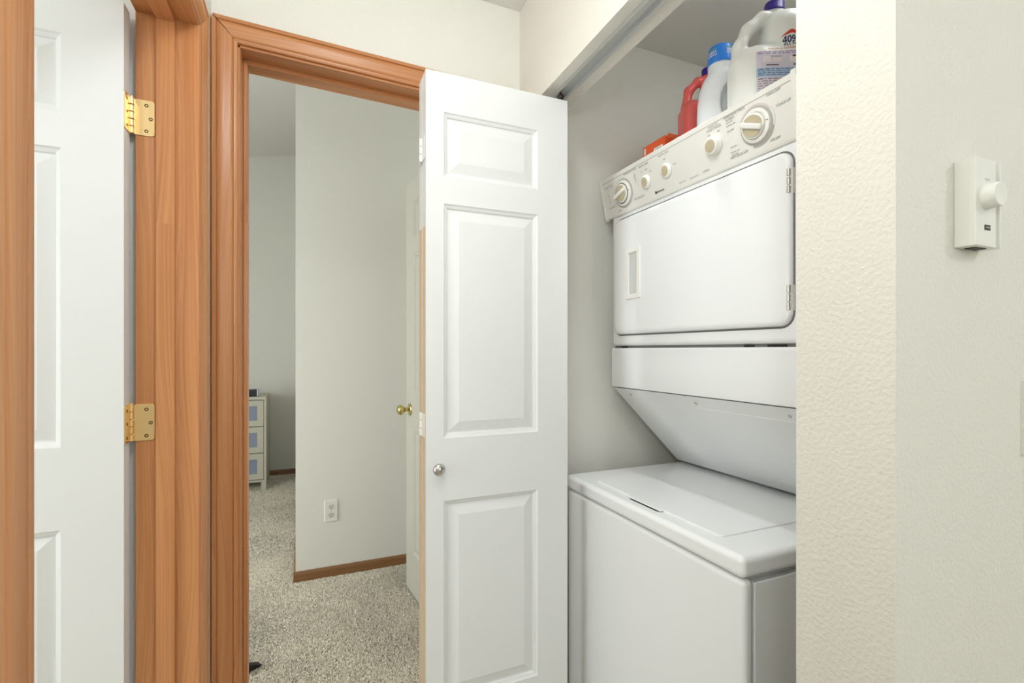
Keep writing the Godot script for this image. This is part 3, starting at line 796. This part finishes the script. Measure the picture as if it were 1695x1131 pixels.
func nets(field: Callable, lo: Vector3, hi: Vector3, c: float, mb: MB) -> void:
	var nx := int((hi.x - lo.x) / c) + 1; var ny := int((hi.y - lo.y) / c) + 1; var nz := int((hi.z - lo.z) / c) + 1
	var g := PackedFloat32Array(); g.resize(nx * ny * nz)
	for i in nx:
		for j in ny:
			for k in nz: g[(i * ny + j) * nz + k] = field.call(lo + Vector3(i, j, k) * c)
	var id := PackedInt32Array(); id.resize(nx * ny * nz); id.fill(-1)
	var off := [Vector3i(0, 0, 0), Vector3i(1, 0, 0), Vector3i(0, 1, 0), Vector3i(1, 1, 0), Vector3i(0, 0, 1), Vector3i(1, 0, 1), Vector3i(0, 1, 1), Vector3i(1, 1, 1)]
	var ed := [[0, 1], [2, 3], [4, 5], [6, 7], [0, 2], [1, 3], [4, 6], [5, 7], [0, 4], [1, 5], [2, 6], [3, 7]]
	for i in nx - 1:
		for j in ny - 1:
			for k in nz - 1:
				var b := (i * ny + j) * nz + k
				var val := [g[b], g[b + ny * nz], g[b + nz], g[b + ny * nz + nz], g[b + 1], g[b + ny * nz + 1], g[b + nz + 1], g[b + ny * nz + nz + 1]]
				var neg := 0
				for q in val: neg += 1 if q < 0.0 else 0
				if neg == 0 or neg == 8: continue
				var sum := Vector3.ZERO; var m := 0
				for e in ed:
					var va: float = val[e[0]]; var vb: float = val[e[1]]
					if (va < 0.0) != (vb < 0.0):
						var t := va / (va - vb)
						sum += Vector3(off[e[0]]).lerp(Vector3(off[e[1]]), t); m += 1
				var p := lo + (Vector3(i, j, k) + sum / m) * c
				id[b] = mb.pt(p, grad(field, p))
	for i in range(1, nx - 1):
		for j in range(1, ny - 1):
			for k in range(1, nz - 1):
				var b := (i * ny + j) * nz + k
				var here := g[b] < 0.0
				if here != (g[b + ny * nz] < 0.0): four(mb, id[b], id[b - nz], id[b - nz - 1], id[b - 1])
				if here != (g[b + nz] < 0.0): four(mb, id[b], id[b - ny * nz], id[b - ny * nz - 1], id[b - 1])
				if here != (g[b + 1] < 0.0): four(mb, id[b], id[b - ny * nz], id[b - ny * nz - nz], id[b - nz])

func four(mb: MB, a: int, b: int, c: int, d: int) -> void:
	if a < 0 or b < 0 or c < 0 or d < 0: return
	mb.tri(a, b, c); mb.tri(a, c, d)

func grad(field: Callable, p: Vector3) -> Vector3:
	var e := 0.0008
	return Vector3(field.call(p + Vector3(e, 0, 0)) - field.call(p - Vector3(e, 0, 0)), field.call(p + Vector3(0, e, 0)) - field.call(p - Vector3(0, e, 0)), field.call(p + Vector3(0, 0, e)) - field.call(p - Vector3(0, 0, e))).normalized()

func onto(field: Callable, x: float, y: float, lift: float) -> Vector3:
	# the point of a bottle's front surface at (x, y), lifted a little
	var z := 0.12
	for i in 40:
		var d: float = field.call(Vector3(x, y, z))
		if d < 0.0001: break
		z -= d * 0.8
	return Vector3(x, y, z + lift)

func drape(parent: Node, called: String, field: Callable, r: Rect2, m: Material, lift := 0.0004, nx := 20, ny := 14) -> void:
	var mb := MB.new()
	for j in ny + 1:
		for i in nx + 1:
			var p := onto(field, r.position.x + r.size.x * i / nx, r.position.y + r.size.y * j / ny, lift)
			mb.pt(p, grad(field, p), Vector2(float(i) / nx, 1.0 - float(j) / ny))
	for j in ny:
		for i in nx:
			var a := j * (nx + 1) + i
			mb.tri(a, a + 1, a + nx + 2); mb.tri(a, a + nx + 2, a + nx + 1)
	part(called, mb, m, parent)

func drape_text(parent: Node, field: Callable, s: String, x: float, y: float, width: float, m: Material, bold := true, tall := 1.0) -> void:
	var arr := text_mesh(s, bold).get_mesh_arrays()
	var vs: PackedVector3Array = arr[Mesh.ARRAY_VERTEX]; var ids: PackedInt32Array = arr[Mesh.ARRAY_INDEX]
	if vs.is_empty(): return
	var lo := Vector2(1e9, 1e9); var hi := Vector2(-1e9, -1e9)
	for p in vs:
		lo = lo.min(Vector2(p.x, p.y)); hi = hi.max(Vector2(p.x, p.y))
	var k := width / (hi.x - lo.x); var mb := MB.new()
	for p in vs:
		var q := onto(field, x + (p.x - lo.x) * k, y + (p.y - lo.y) * k * tall, 0.0008)
		mb.pt(q, grad(field, q))
	for i in range(0, ids.size(), 3): mb.tri(ids[i], ids[i + 1], ids[i + 2])
	part("lettering", mb, m, parent)

func label_image(kind: String) -> StandardMaterial3D:
	var w := 256; var h := 256
	var im := Image.create(w, h, false, Image.FORMAT_RGB8)
	var r := RandomNumberGenerator.new(); r.seed = 8
	if kind == "cleaner":
		im.fill(rgb(214, 206, 216))
		im.fill_rect(Rect2i(0, 84, w, 42), rgb(168, 190, 214))
		for row in [[3, rgb(150, 110, 150)], [12, rgb(140, 120, 170)], [88, rgb(96, 112, 150)], [97, rgb(120, 136, 168)], [106, rgb(96, 112, 150)], [115, rgb(110, 126, 160)], [133, rgb(120, 100, 106)], [144, rgb(160, 140, 142)], [155, rgb(160, 140, 142)], [166, rgb(160, 140, 142)], [177, rgb(160, 140, 142)], [188, rgb(160, 140, 142)], [199, rgb(160, 140, 142)]]:
			var x := 6
			while x < w - 14:
				var l := r.randi_range(6, 22)
				im.fill_rect(Rect2i(x, row[0], mini(l, w - x - 4), 5), row[1])
				x += l + r.randi_range(3, 6)
		for q in [[22, 30], [124, 30]]:
			im.fill_rect(Rect2i(q[0], q[1], 30, 28), rgb(236, 224, 222)); im.fill_rect(Rect2i(q[0] + 36, q[1] + 8, 38, 18), rgb(232, 218, 216))
			im.fill_rect(Rect2i(q[0] + 30, q[1] - 2, 42, 5), rgb(168, 156, 158)); im.fill_rect(Rect2i(q[0] + 12, q[1] + 38, 48, 7), rgb(112, 96, 110))
		im.fill_rect(Rect2i(134, 26, 14, 9), rgb(60, 52, 60))
	else:
		im.fill(rgb(232, 228, 226))
		im.fill_rect(Rect2i(0, 0, w, 138), rgb(70, 110, 214))
		for row in range(12, 130, 22):
			im.fill_rect(Rect2i(18 + r.randi_range(0, 20), row, 90 + r.randi_range(0, 90), 8), rgb(150, 176, 232))
		for row in range(150, 250, 14):
			im.fill_rect(Rect2i(14, row, 180 + r.randi_range(0, 50), 6), rgb(160, 164, 172))
	var m := mat(Color.WHITE, 0.45)
	m.albedo_texture = ImageTexture.create_from_image(im)
	return m

func turned(o: Node3D, deg: float) -> void:
	o.rotation.y = deg_to_rad(deg)

func screw_cap(parent: Node, c: Vector3, r: float, h: float, m: Material) -> MeshInstance3D:
	var mb := MB.new(); mb.xf.origin = c
	mb.lathe(V2([r * 0.8, 0, r, 0, r, 0.003, r * 0.985, 0.0035, r * 0.975, h - 0.003, r * 0.93, h - 0.0005, r * 0.88, h, 0, h]), 36)
	return part("cap", mb, m, parent)

func bottles() -> void:
	var top := 1.8500
	# large white cleaner jug
	var o := thing("cleaner_jug", "large white cleaner jug with a handle and purple cap on the dryer", "bottle", Vector3(1.072, top, -0.850))
	turned(o, -25.0); o.scale.y = 1.042
	var mb := MB.new()
	nets(big_jug, Vector3(-0.132, -0.006, -0.078), Vector3(0.140, 0.302, 0.080), 0.004, mb)
	var body := part("body", mb, M.jug_white, o)
	screw_cap(o, Vector3(-0.003, 0.276, 0), 0.0235, 0.022, M.purple)
	drape(body, "label", big_jug, Rect2(-0.075, 0.028, 0.155, 0.123), label_image("cleaner"), 0.0005, 24, 22)
	drape_text(body, big_jug, "409", -0.011, 0.1705, 0.0265, M.print_navy, true, 1.3)
	drape_text(body, big_jug, "ALL PURPOSE", -0.010, 0.1635, 0.058, M.print_dark)
	drape_text(body, big_jug, "POWERFUL CLEANING FORMULA", -0.046, 0.1550, 0.100, M.print_orange)
	mb = MB.new()
	for i in 25:
		var u := i / 24.0
		var hi := 0.1875 + 0.0125 * minf(1.0, 1.15 * (1.0 - absf(u * 2.0 - 1.0)))
		var lo := 0.1870 + 0.0050 * (1.0 - absf(u * 2.0 - 1.0))
		for j in 5:
			var q := onto(big_jug, lerpf(-0.0135, 0.028, u), lerpf(lo, hi, j / 4.0), 0.0008)
			mb.pt(q, grad(big_jug, q))
	for i in 24:
		for j in 4:
			var c := i * 5 + j
			mb.tri(c, c + 1, c + 6); mb.tri(c, c + 6, c + 5)
	part("emblem", mb, M.print_red, body)
	# white bottle with a wide blue cap
	o = thing("detergent_bottle", "white oval bottle with a wide blue cap, between red and large white jugs", "bottle", Vector3(1.050, top, -1.000))
	turned(o, -25.0); o.scale.y = 1.042
	mb = MB.new()
	var prof := V2([0, 0, 0.045, 0, 0.056, 0.003, 0.061, 0.012, 0.0635, 0.03, 0.064, 0.09, 0.0625, 0.12, 0.0585, 0.15, 0.052, 0.172, 0.044, 0.188, 0.037, 0.198, 0.0345, 0.203, 0.034, 0.222, 0.030, 0.222, 0.03, 0.228])
	var pp := PackedVector2Array()
	for i in prof.size() - 1:
		for j in 4: pp.append(prof[i].lerp(prof[i + 1], j / 4.0))
	pp.append(prof[-1])
	mb.lathe(pp, 72, 0.6)
	for i in mb.v.size():
		var p := mb.v[i]
		p.z *= lerpf(0.72, 1.0, smoothstep(0.15, 0.21, p.y))
		var e := Vector2((p.x - 0.012) / 0.030, (p.y - 0.105) / 0.058).length()
		if e < 1.0: p.z -= signf(p.z) * 0.015 * (1.0 - smoothstep(0.72, 1.0, e))
		mb.v[i] = p
	remake_normals(mb)
	part("body", mb, M.bottle_white, o)
	mb = MB.new(); mb.xf.origin = Vector3(0, 0.221, 0)
	mb.lathe(V2([0.030, 0, 0.0355, 0, 0.0358, 0.004, 0.0335, 0.042, 0.032, 0.046, 0.029, 0.0475, 0, 0.0475]), 48)
	var cp := part("cap", mb, M.blue_cap, o)
	for a in [-62.0, 26.0]:
		cap_text(cp, "BETTER", a, 0.2525, 0.027, M.print_green)
		cap_text(cp, "SMELL", a, 0.2455, 0.027, M.print_white)
		cap_text(cp, "FORMULA", a, 0.2385, 0.030, M.print_white)
	# red jug
	o = thing("red_jug", "red plastic jug with a handle, purple cap and blue label on the dryer", "bottle", Vector3(1.135, top, -1.128))
	turned(o, -25.0); o.scale.y = 1.042
	mb = MB.new()
	nets(red_jug, Vector3(-0.098, -0.006, -0.062), Vector3(0.064, 0.300, 0.062), 0.004, mb)
	body = part("body", mb, M.red_plastic, o)
	screw_cap(o, Vector3(0, 0.277, 0), 0.0225, 0.021, M.purple)
	drape(body, "label", red_jug, Rect2(-0.046, 0.022, 0.08, 0.160), label_image("blue"), 0.0005, 16, 16)
	# orange carton
	o = thing("orange_carton", "small orange cardboard carton with a white bar code on the dryer's left end", "box", Vector3(0.996, top, -1.268))
	mb = MB.new()
	mb.rbox(Vector3(0, 0, 0), Vector3(0.042, 0.101, 0.103), 0.0012, 2)
	body = part("carton", mb, M.orange, o)
	mb = MB.new()
	mb.box(Vector3(-0.0006, 0.012, 0.054), Vector3(0.0, 0.078, 0.094))
	part("label", mb, M.print_white, body)
	for i in 8:
		mb = MB.new()
		mb.box(Vector3(-0.0010, 0.014, 0.0605 + i * 0.0036), Vector3(-0.0005, 0.074, 0.0605 + i * 0.0036 + [0.0012, 0.0018, 0.0010, 0.0016][i % 4]))
		part("bar", mb, M.print_grey, body)
	for q in [[0.006, 0.074, 0.010, 0.02], [0.006, 0.055, 0.010, 0.014]]:
		mb = MB.new(); mb.box(Vector3(-0.0006, q[1], q[0]), Vector3(0, q[1] + q[3], q[0] + q[2]))
		part("print_block", mb, M.print_pink, body)
	mb = MB.new(); mb.box(Vector3(-0.0006, 0.060, 0.020), Vector3(0, 0.062, 0.052))
	part("stripe", mb, M.orange_lite, body)
	mb = MB.new(); mb.xf = Transform3D(Basis(Vector3.RIGHT, -0.35), Vector3(0, 0.096, 0.1035))
	mb.box(Vector3(0.002, -0.001, 0), Vector3(0.040, 0.0, 0.016))
	part("flap", mb, M.orange_lite, o)
	mb = MB.new(); mb.xf = Transform3D(Basis(Vector3.RIGHT, 0.5), Vector3(0, 0.0885, 0.1035))
	mb.box(Vector3(0.002, -0.001, 0), Vector3(0.040, 0.0, 0.008))
	part("flap", mb, M.orange_lite, o)

func cap_text(parent: Node, s: String, deg: float, y: float, width: float, m: Material) -> void:
	var arr := text_mesh(s, true).get_mesh_arrays()
	var vs: PackedVector3Array = arr[Mesh.ARRAY_VERTEX]; var ids: PackedInt32Array = arr[Mesh.ARRAY_INDEX]
	if vs.is_empty(): return
	var lo := Vector2(1e9, 1e9); var hi := Vector2(-1e9, -1e9)
	for p in vs:
		lo = lo.min(Vector2(p.x, p.y)); hi = hi.max(Vector2(p.x, p.y))
	var k := width / (hi.x - lo.x); var mb := MB.new()
	for p in vs:
		var yy := y + (p.y - lo.y) * k
		var r := lerpf(0.0358, 0.0335, clampf((yy - 0.225) / 0.05, 0, 1)) + 0.0005
		var a := deg_to_rad(deg) + (p.x - (lo.x + hi.x) / 2) * k / r
		mb.pt(Vector3(r * sin(a), yy, r * cos(a)), Vector3(sin(a), 0, cos(a)))
	for i in range(0, ids.size(), 3): mb.tri(ids[i], ids[i + 1], ids[i + 2])
	part("lettering", mb, m, parent)

func remake_normals(mb: MB) -> void:
	# smooth normals for a shape that was moved after it was turned; points at one place share theirs
	var sum := {}
	for i in range(0, mb.ix.size(), 3):
		var a := mb.v[mb.ix[i]]; var b := mb.v[mb.ix[i + 1]]; var c := mb.v[mb.ix[i + 2]]
		var g := (c - a).cross(b - a)
		for q in 3:
			var key := Vector3i(mb.v[mb.ix[i + q]] * 20000.0)
			sum[key] = sum.get(key, Vector3.ZERO) + g
	for i in mb.v.size():
		var g: Vector3 = sum.get(Vector3i(mb.v[i] * 20000.0), mb.n[i])
		if g.length() > 0.0: mb.n[i] = g.normalized()

# ------------------------------------------------------------------ small fittings
func fittings() -> void:
	var X := Vector3.RIGHT; var Y := Vector3.UP; var Z := Vector3.BACK
	# thermostat on the right wall
	var o := thing("thermostat", "white box thermostat with a round dial on the right wall", "thermostat", Vector3(0.784, 1.484, -0.345))
	var mb := MB.new(); mb.rbox(Vector3(-0.030, -0.0545, 0), Vector3(0.030, 0.0545, 0.0165), 0.0012, 2)
	part("base", mb, M.white_plastic, o)
	mb = MB.new(); mb.rbox(Vector3(-0.0303, -0.0548, 0.0145), Vector3(0.0175, 0.0548, 0.0222), 0.0012, 2)
	var cv := part("cover", mb, M.white_plastic, o)
	mb = MB.new(); mb.rbox(Vector3(0.0275, -0.0548, 0.0145), Vector3(0.0312, 0.0548, 0.0215), 0.0008, 2)
	part("rim", mb, M.white_plastic, o)
	mb = at(Vector3(-0.0060, 0.007, 0.0222), X, Z)
	mb.lathe(V2([0.0165, 0, 0.0162, 0.002, 0.0156, 0.0025, 0.0150, 0.0125, 0.0142, 0.0140, 0.012, 0.0142, 0.0095, 0.0134, 0, 0.0132]), 40)
	part("dial", mb, M.white_plastic, o)
	mb = MB.new(); mb.box(Vector3(-0.0105, -0.0345, 0.0222), Vector3(0.0025, -0.0280, 0.0227))
	part("window", mb, M.slot, cv)
	mb = MB.new(); mb.box(Vector3(-0.0080, -0.0318, 0.0226), Vector3(0.0010, -0.0306, 0.0230))
	part("pointer", mb, M.print_faint, cv)
	letters(cv, "COMFORT", Vector3(-0.0105, 0.0275, 0.0224), X, Y, 0.0125, M.print_grey)
	mb = MB.new(); mb.rbox(Vector3(-0.015, -0.0557, 0.004), Vector3(0.010, -0.054, 0.016), 0.0005, 2)
	part("vent", mb, M.slot, o)
	# light switch at the right edge of the picture
	o = thing("light_switch", "white light switch plate at the right edge, below the thermostat", "light switch", Vector3(0.9575, 1.2065, -0.345))
	mb = MB.new(); mb.rrect(Vector3.ZERO, X, Y, 0.071, 0.108, 0.004, [Vector2(0, 0), Vector2(0.0004, 0.0035), Vector2(0.003, 0.0055)])
	part("plate", mb, M.white_plastic, o)
	mb = MB.new(); mb.rbox(Vector3(-0.005, -0.011, 0.004), Vector3(0.005, 0.014, 0.016), 0.002, 2)
	part("toggle", mb, M.white_plastic, o)
	# power outlet in the bedroom
	o = thing("power_outlet", "white double power outlet low on the bedroom wall", "outlet", Vector3(0.128, 0.379, -2.96))
	mb = MB.new(); mb.rrect(Vector3.ZERO, X, Y, 0.072, 0.124, 0.005, [Vector2(0, 0), Vector2(0.0005, 0.004), Vector2(0.003, 0.006)])
	var pl := part("plate", mb, M.white_plastic, o)
	for y in [-0.0235, 0.0235]:
		mb = MB.new(); mb.rrect(Vector3(0, y, 0.0055), X, Y, 0.034, 0.030, 0.0145, [Vector2(0, 0), Vector2(0.0004, 0.0018), Vector2(0.0012, 0.0022)])
		var rc := part("receptacle", mb, mat(rgb(214, 212, 200), 0.45), o)
		for s in [[-0.0065, 0.004, 0.0012, 0.0048], [0.0065, 0.004, 0.0012, 0.0040], [0.0, -0.0080, 0.0026, 0.0026]]:
			mb = MB.new(); mb.rrect(Vector3(s[0], y + s[1], 0.0076), X, Y, s[2] * 2, s[3] * 2, s[2] * 0.8, [Vector2(0, 0), Vector2(0.0002, 0.0004)], true, 3)
			part("slot", mb, M.slot, rc)
	mb = at(Vector3(0, 0, 0.006), X, Z); mb.lathe(V2([0, 0.0012, 0.003, 0.0006, 0.0034, -0.0005]), 14)
	part("screw", mb, M.chrome, pl)
	# dark wedge on the carpet just inside the doorway
	o = thing("door_wedge", "small black wedge lying on the carpet just inside the doorway", "doorstop", Vector3(-0.217, 0.012, -2.205))
	o.rotation.y = 0.55
	mb = MB.new()
	mb.run(V2([-0.045, 0, 0.048, 0, 0.046, 0.005, 0.012, 0.020, -0.02, 0.026, -0.043, 0.024]), Vector3(0, 0, 0), X, Y, Z, -0.014, 0.014)
	part("body", mb, M.black, o)
	mb = MB.new()
	for i in 4: mb.box(Vector3(-0.035 + i * 0.012, 0.0225 - absf(i - 1) * 0.001, -0.012), Vector3(-0.031 + i * 0.012, 0.0265 - i * 0.0012, 0.012))
	part("grip_ribs", mb, M.black, o)

func dresser() -> void:
	var o := thing("dresser", "cream dresser with frosted drawer panels by the far bedroom wall", "dresser", Vector3(-0.55, 0, -5.22))
	var w := 0.205; var zf := 0.22; var mb := MB.new()
	mb.rbox(Vector3(-w, 0.845, -0.24), Vector3(w, 0.872, zf + 0.012), 0.002, 2); part("top", mb, M.dresser, o)
	for s in [-1.0, 1.0]:
		mb = MB.new(); mb.rbox(Vector3(s * w - (0.02 if s > 0 else 0.0), 0.085, -0.23), Vector3(s * w + (0.02 if s < 0 else 0.0), 0.845, zf), 0.0015, 2); part("side", mb, M.dresser, o)
		for z in [-0.23, zf - 0.04]:
			mb = MB.new(); mb.rbox(Vector3(s * w - (0.042 if s > 0 else 0.0), 0, z), Vector3(s * w + (0.042 if s < 0 else 0.0), 0.09, z + 0.04), 0.0015, 2); part("leg", mb, M.dresser, o)
	mb = MB.new(); mb.box(Vector3(-w + 0.02, 0.085, -0.23), Vector3(w - 0.02, 0.845, -0.22)); part("back_board", mb, M.dresser, o)
	mb = MB.new(); mb.rbox(Vector3(-w + 0.02, 0.085, -0.2), Vector3(w - 0.02, 0.105, zf - 0.005), 0.001, 2); part("bottom_rail", mb, M.dresser, o)
	for i in 3:
		var y0 := 0.112 + i * 0.2445; var y1 := y0 + 0.238
		mb = MB.new()
		var inn := Vector2(0.052, 0.052)
		for q in [[-w + 0.023, w - 0.023, y1 - 0.052, y1], [-w + 0.023, w - 0.023, y0, y0 + 0.052], [-w + 0.023, -w + 0.023 + inn.x, y0 + 0.052, y1 - 0.052], [w - 0.023 - inn.x, w - 0.023, y0 + 0.052, y1 - 0.052]]:
			mb.box(Vector3(q[0], q[2], zf - 0.016), Vector3(q[1], q[3], zf + 0.002))
		var d := part("drawer", mb, M.dresser, o)
		mb = MB.new(); mb.box(Vector3(-w + 0.07, y0 + 0.05, zf - 0.012), Vector3(w - 0.07, y1 - 0.05, zf - 0.008)); part("glass_panel", mb, M.frosted, d)
		mb = MB.new(); mb.rbox(Vector3(-0.03, y1 - 0.036, zf + 0.001), Vector3(0.03, y1 - 0.024, zf + 0.016), 0.003, 2); part("pull", mb, M.dresser, d)
	o = thing("alarm_clock", "small dark alarm clock with silver ends on top of the dresser", "clock", Vector3(-0.475, 0.872, -5.07))
	mb = MB.new(); mb.rbox(Vector3(-0.055, 0.002, -0.035), Vector3(0.055, 0.066, 0.035), 0.018, 4); part("case", mb, M.clock, o)
	for s in [-1.0, 1.0]:
		mb = MB.new(); mb.rbox(Vector3(s * 0.056 - 0.007, 0.0, -0.038), Vector3(s * 0.056 + 0.007, 0.068, 0.038), 0.006, 3); part("end_cap", mb, M.silver, o)
	mb = MB.new(); mb.rbox(Vector3(-0.035, 0.020, 0.033), Vector3(0.035, 0.050, 0.0365), 0.001, 2); part("display", mb, M.black, o)

func carpet_pile() -> void:
	# twisted yarn tufts, thousands of them
	var mb := MB.new()
	var k := 5
	for q in [[0.0, 0.0028, 0.0038, 0.0, 0.007, 0.0032, 0.0018], [1.9, 0.0026, 0.0, 0.003, 0.0105, 0.0, -0.003]]:
		for i in k:
			var a0: float = q[0] + TAU * i / k; var a1: float = q[0] + TAU * (i + 1) / k
			var c0 := Vector3(0, 0, 0); var c1 := Vector3(q[5] * 0.6, q[4] * 0.6, q[6] * 0.6); var c2 := Vector3(q[5] * 1.6, q[4], q[6] * 1.6)
			var r0: float = q[1]; var r1: float = q[1] * 1.15
			var p0 := c0 + Vector3(cos(a0), 0, sin(a0)) * r0; var p1 := c0 + Vector3(cos(a1), 0, sin(a1)) * r0
			var p2 := c1 + Vector3(cos(a1 + 0.5), 0, sin(a1 + 0.5)) * r1; var p3 := c1 + Vector3(cos(a0 + 0.5), 0, sin(a0 + 0.5)) * r1
			mb.face(p0, p1, p2, p3, c0)
			var g := (p2 - p3).cross(c2 - p3).normalized()
			if g.dot(p3 - c1) < 0: g = -g
			var i0 := mb.pt(p3, g); var i1 := mb.pt(p2, g); var i2 := mb.pt(c2, g)
			mb.tri(i0, i1, i2)
	var spots: Array[Transform3D] = []; var tints: Array[Color] = []
	var tone := FastNoiseLite.new(); tone.seed = 21; tone.frequency = 1.6; tone.fractal_octaves = 3
	var fleck := FastNoiseLite.new(); fleck.seed = 4; fleck.frequency = 55.0; fleck.fractal_octaves = 2
	for z in [[-3.45, -1.50, -0.55, 0.70, 0.0054], [-5.55, -3.45, -0.95, -0.05, 0.0090]]:
		var st: float = z[4]
		var zz: float = z[0]
		while zz < z[1]:
			var xx: float = z[2]
			while xx < z[3]:
				var p := Vector3(xx + rng.randf_range(-0.45, 0.45) * st, -0.001, zz + rng.randf_range(-0.45, 0.45) * st)
				xx += st
				if p.x > -0.06 and p.z < -2.958: continue
				if p.z > -1.56 and (p.x < -0.15 or p.x > 0.54): continue
				var lean := Basis(Vector3(rng.randf_range(-1, 1), 0, rng.randf_range(-1, 1)).normalized(), rng.randf_range(0.0, 0.6)) * Basis(Vector3.UP, rng.randf() * TAU)
				var sc := rng.randf_range(0.85, 1.35) * st / 0.0066
				spots.append(Transform3D(lean.scaled(Vector3(sc, minf(sc, 1.35) , sc)), p))
				var v := 1.0 + 0.20 * tone.get_noise_2d(p.x, p.z) + 0.30 * fleck.get_noise_2d(p.x, p.z) + rng.randf_range(-0.13, 0.13)
				if rng.randf() < 0.09: v *= 0.6
				tints.append(Color(0.72 * v, 0.67 * v, 0.555 * v))
			zz += st
	var mm := MultiMesh.new()
	mm.transform_format = MultiMesh.TRANSFORM_3D; mm.use_colors = true; mm.mesh = mb.mesh(M.pile); mm.instance_count = spots.size()
	for i in spots.size():
		mm.set_instance_transform(i, spots[i]); mm.set_instance_color(i, tints[i])
	var o := MultiMeshInstance3D.new()
	o.name = "carpet_pile"; o.multimesh = mm
	add_child(o, true)
	meta(o, "short beige flecked carpet pile covering the bedroom floor", "carpet", "", "stuff")

func lamps() -> void:
	# fittings behind the camera that give the light set at the top
	var mb := MB.new()
	var o: Node3D
	for q in [[0.1, -0.45, "round frosted ceiling lamp over the hall, above the picture"], [1.7, 0.9, "round frosted ceiling lamp over the space right of the camera"]]:
		o = thing("ceiling_lamp", q[2], "lamp", Vector3(q[0], HALL_TOP, q[1]))
		mb = MB.new(); mb.lathe(V2([0, -0.0005, 0.13, -0.0005, 0.135, -0.01, 0.13, -0.02]), 32); part("rim", mb, M.chrome, o)
		mb = MB.new(); mb.lathe(V2([0.128, -0.018, 0.122, -0.026, 0.108, -0.03, 0, -0.032]), 32); part("shade", mb, glow(Color(1, 0.97, 0.93), 0.25), o)
	o = thing("closet_lamp", "small bare bulb on the closet ceiling behind the header", "lamp", Vector3(1.15, HALL_TOP, -0.75))
	mb = MB.new(); mb.lathe(V2([0, -0.0005, 0.045, -0.0005, 0.045, -0.01, 0.022, -0.02, 0.02, -0.03, 0, -0.03]), 24); part("holder", mb, M.white_plastic, o)
	mb = MB.new(); mb.lathe(V2([0.014, -0.03, 0.018, -0.038, 0.03, -0.055, 0.033, -0.07, 0.028, -0.086, 0.015, -0.097, 0, -0.1]), 24); part("bulb", mb, glow(Color(1, 0.97, 0.93), 0.04), o)
	o = thing("downlight", "small round downlight in the closet ceiling just inside the header", "lamp", Vector3(0.79, HALL_TOP, -1.0))
	mb = MB.new(); mb.lathe(V2([0.032, -0.0005, 0.045, -0.0005, 0.046, -0.004, 0.036, -0.006, 0.034, -0.004]), 32); part("rim", mb, M.white_plastic, o)
	mb = MB.new(); mb.lathe(V2([0.034, -0.003, 0, -0.003]), 32); part("lens", mb, glow(Color(1, 0.97, 0.93), 0.5), o)
	o = thing("flash_head", "black photographer's flash head on a light stand, beside the camera", "flash", Vector3(-0.14, 0, 0.25))
	o.rotation.y = -0.37
	mb = MB.new(); mb.rbox(Vector3(-0.07, 1.51, 0.012), Vector3(0.07, 1.73, 0.10), 0.008, 2); part("housing", mb, M.black, o)
	mb = MB.new(); mb.box(Vector3(-0.06, 1.52, 0.006), Vector3(0.06, 1.72, 0.014)); part("diffuser", mb, glow(Color(1, 1, 1), 0.5), o)
	mb = MB.new(); tube(mb, Vector3(0, 0.2, 0.06), Vector3(0, 1.52, 0.06), 0.012); part("pole", mb, M.black, o)
	for i in 3:
		mb = MB.new(); tube(mb, Vector3(0, 0.45, 0.06), Vector3(0.06 * cos(i * 2.1), 0.008, 0.06 + 0.06 * sin(i * 2.1)), 0.008); part("leg", mb, M.black, o)
	for w in [[Vector3(0.15, 0.85, 2.16), Vector3(1.85, 2.15, 2.2), "bright window in the wall behind the camera"], [Vector3(-2.45, 0.1, -1.3), Vector3(-2.42, 2.1, 0.1), "tall bright window of the room behind the white door"], [Vector3(-2.45, 0.5, -2.9), Vector3(-2.425, 1.9, -1.7), "bright bedroom window, out of view to the left of the doorway"]]:
		mb = MB.new(); mb.box(w[0], w[1])
		meta(part("window_1", mb, glow(Color(0.95, 0.98, 1.0), 0.8)), w[2], "", "", "structure")

func _ready() -> void:
	rng.seed = 7
	view_and_light()
	materials()
	shell()
	trims()
	doors()
	laundry()
	bottles()
	fittings()
	dresser()
	carpet_pile()
	lamps()
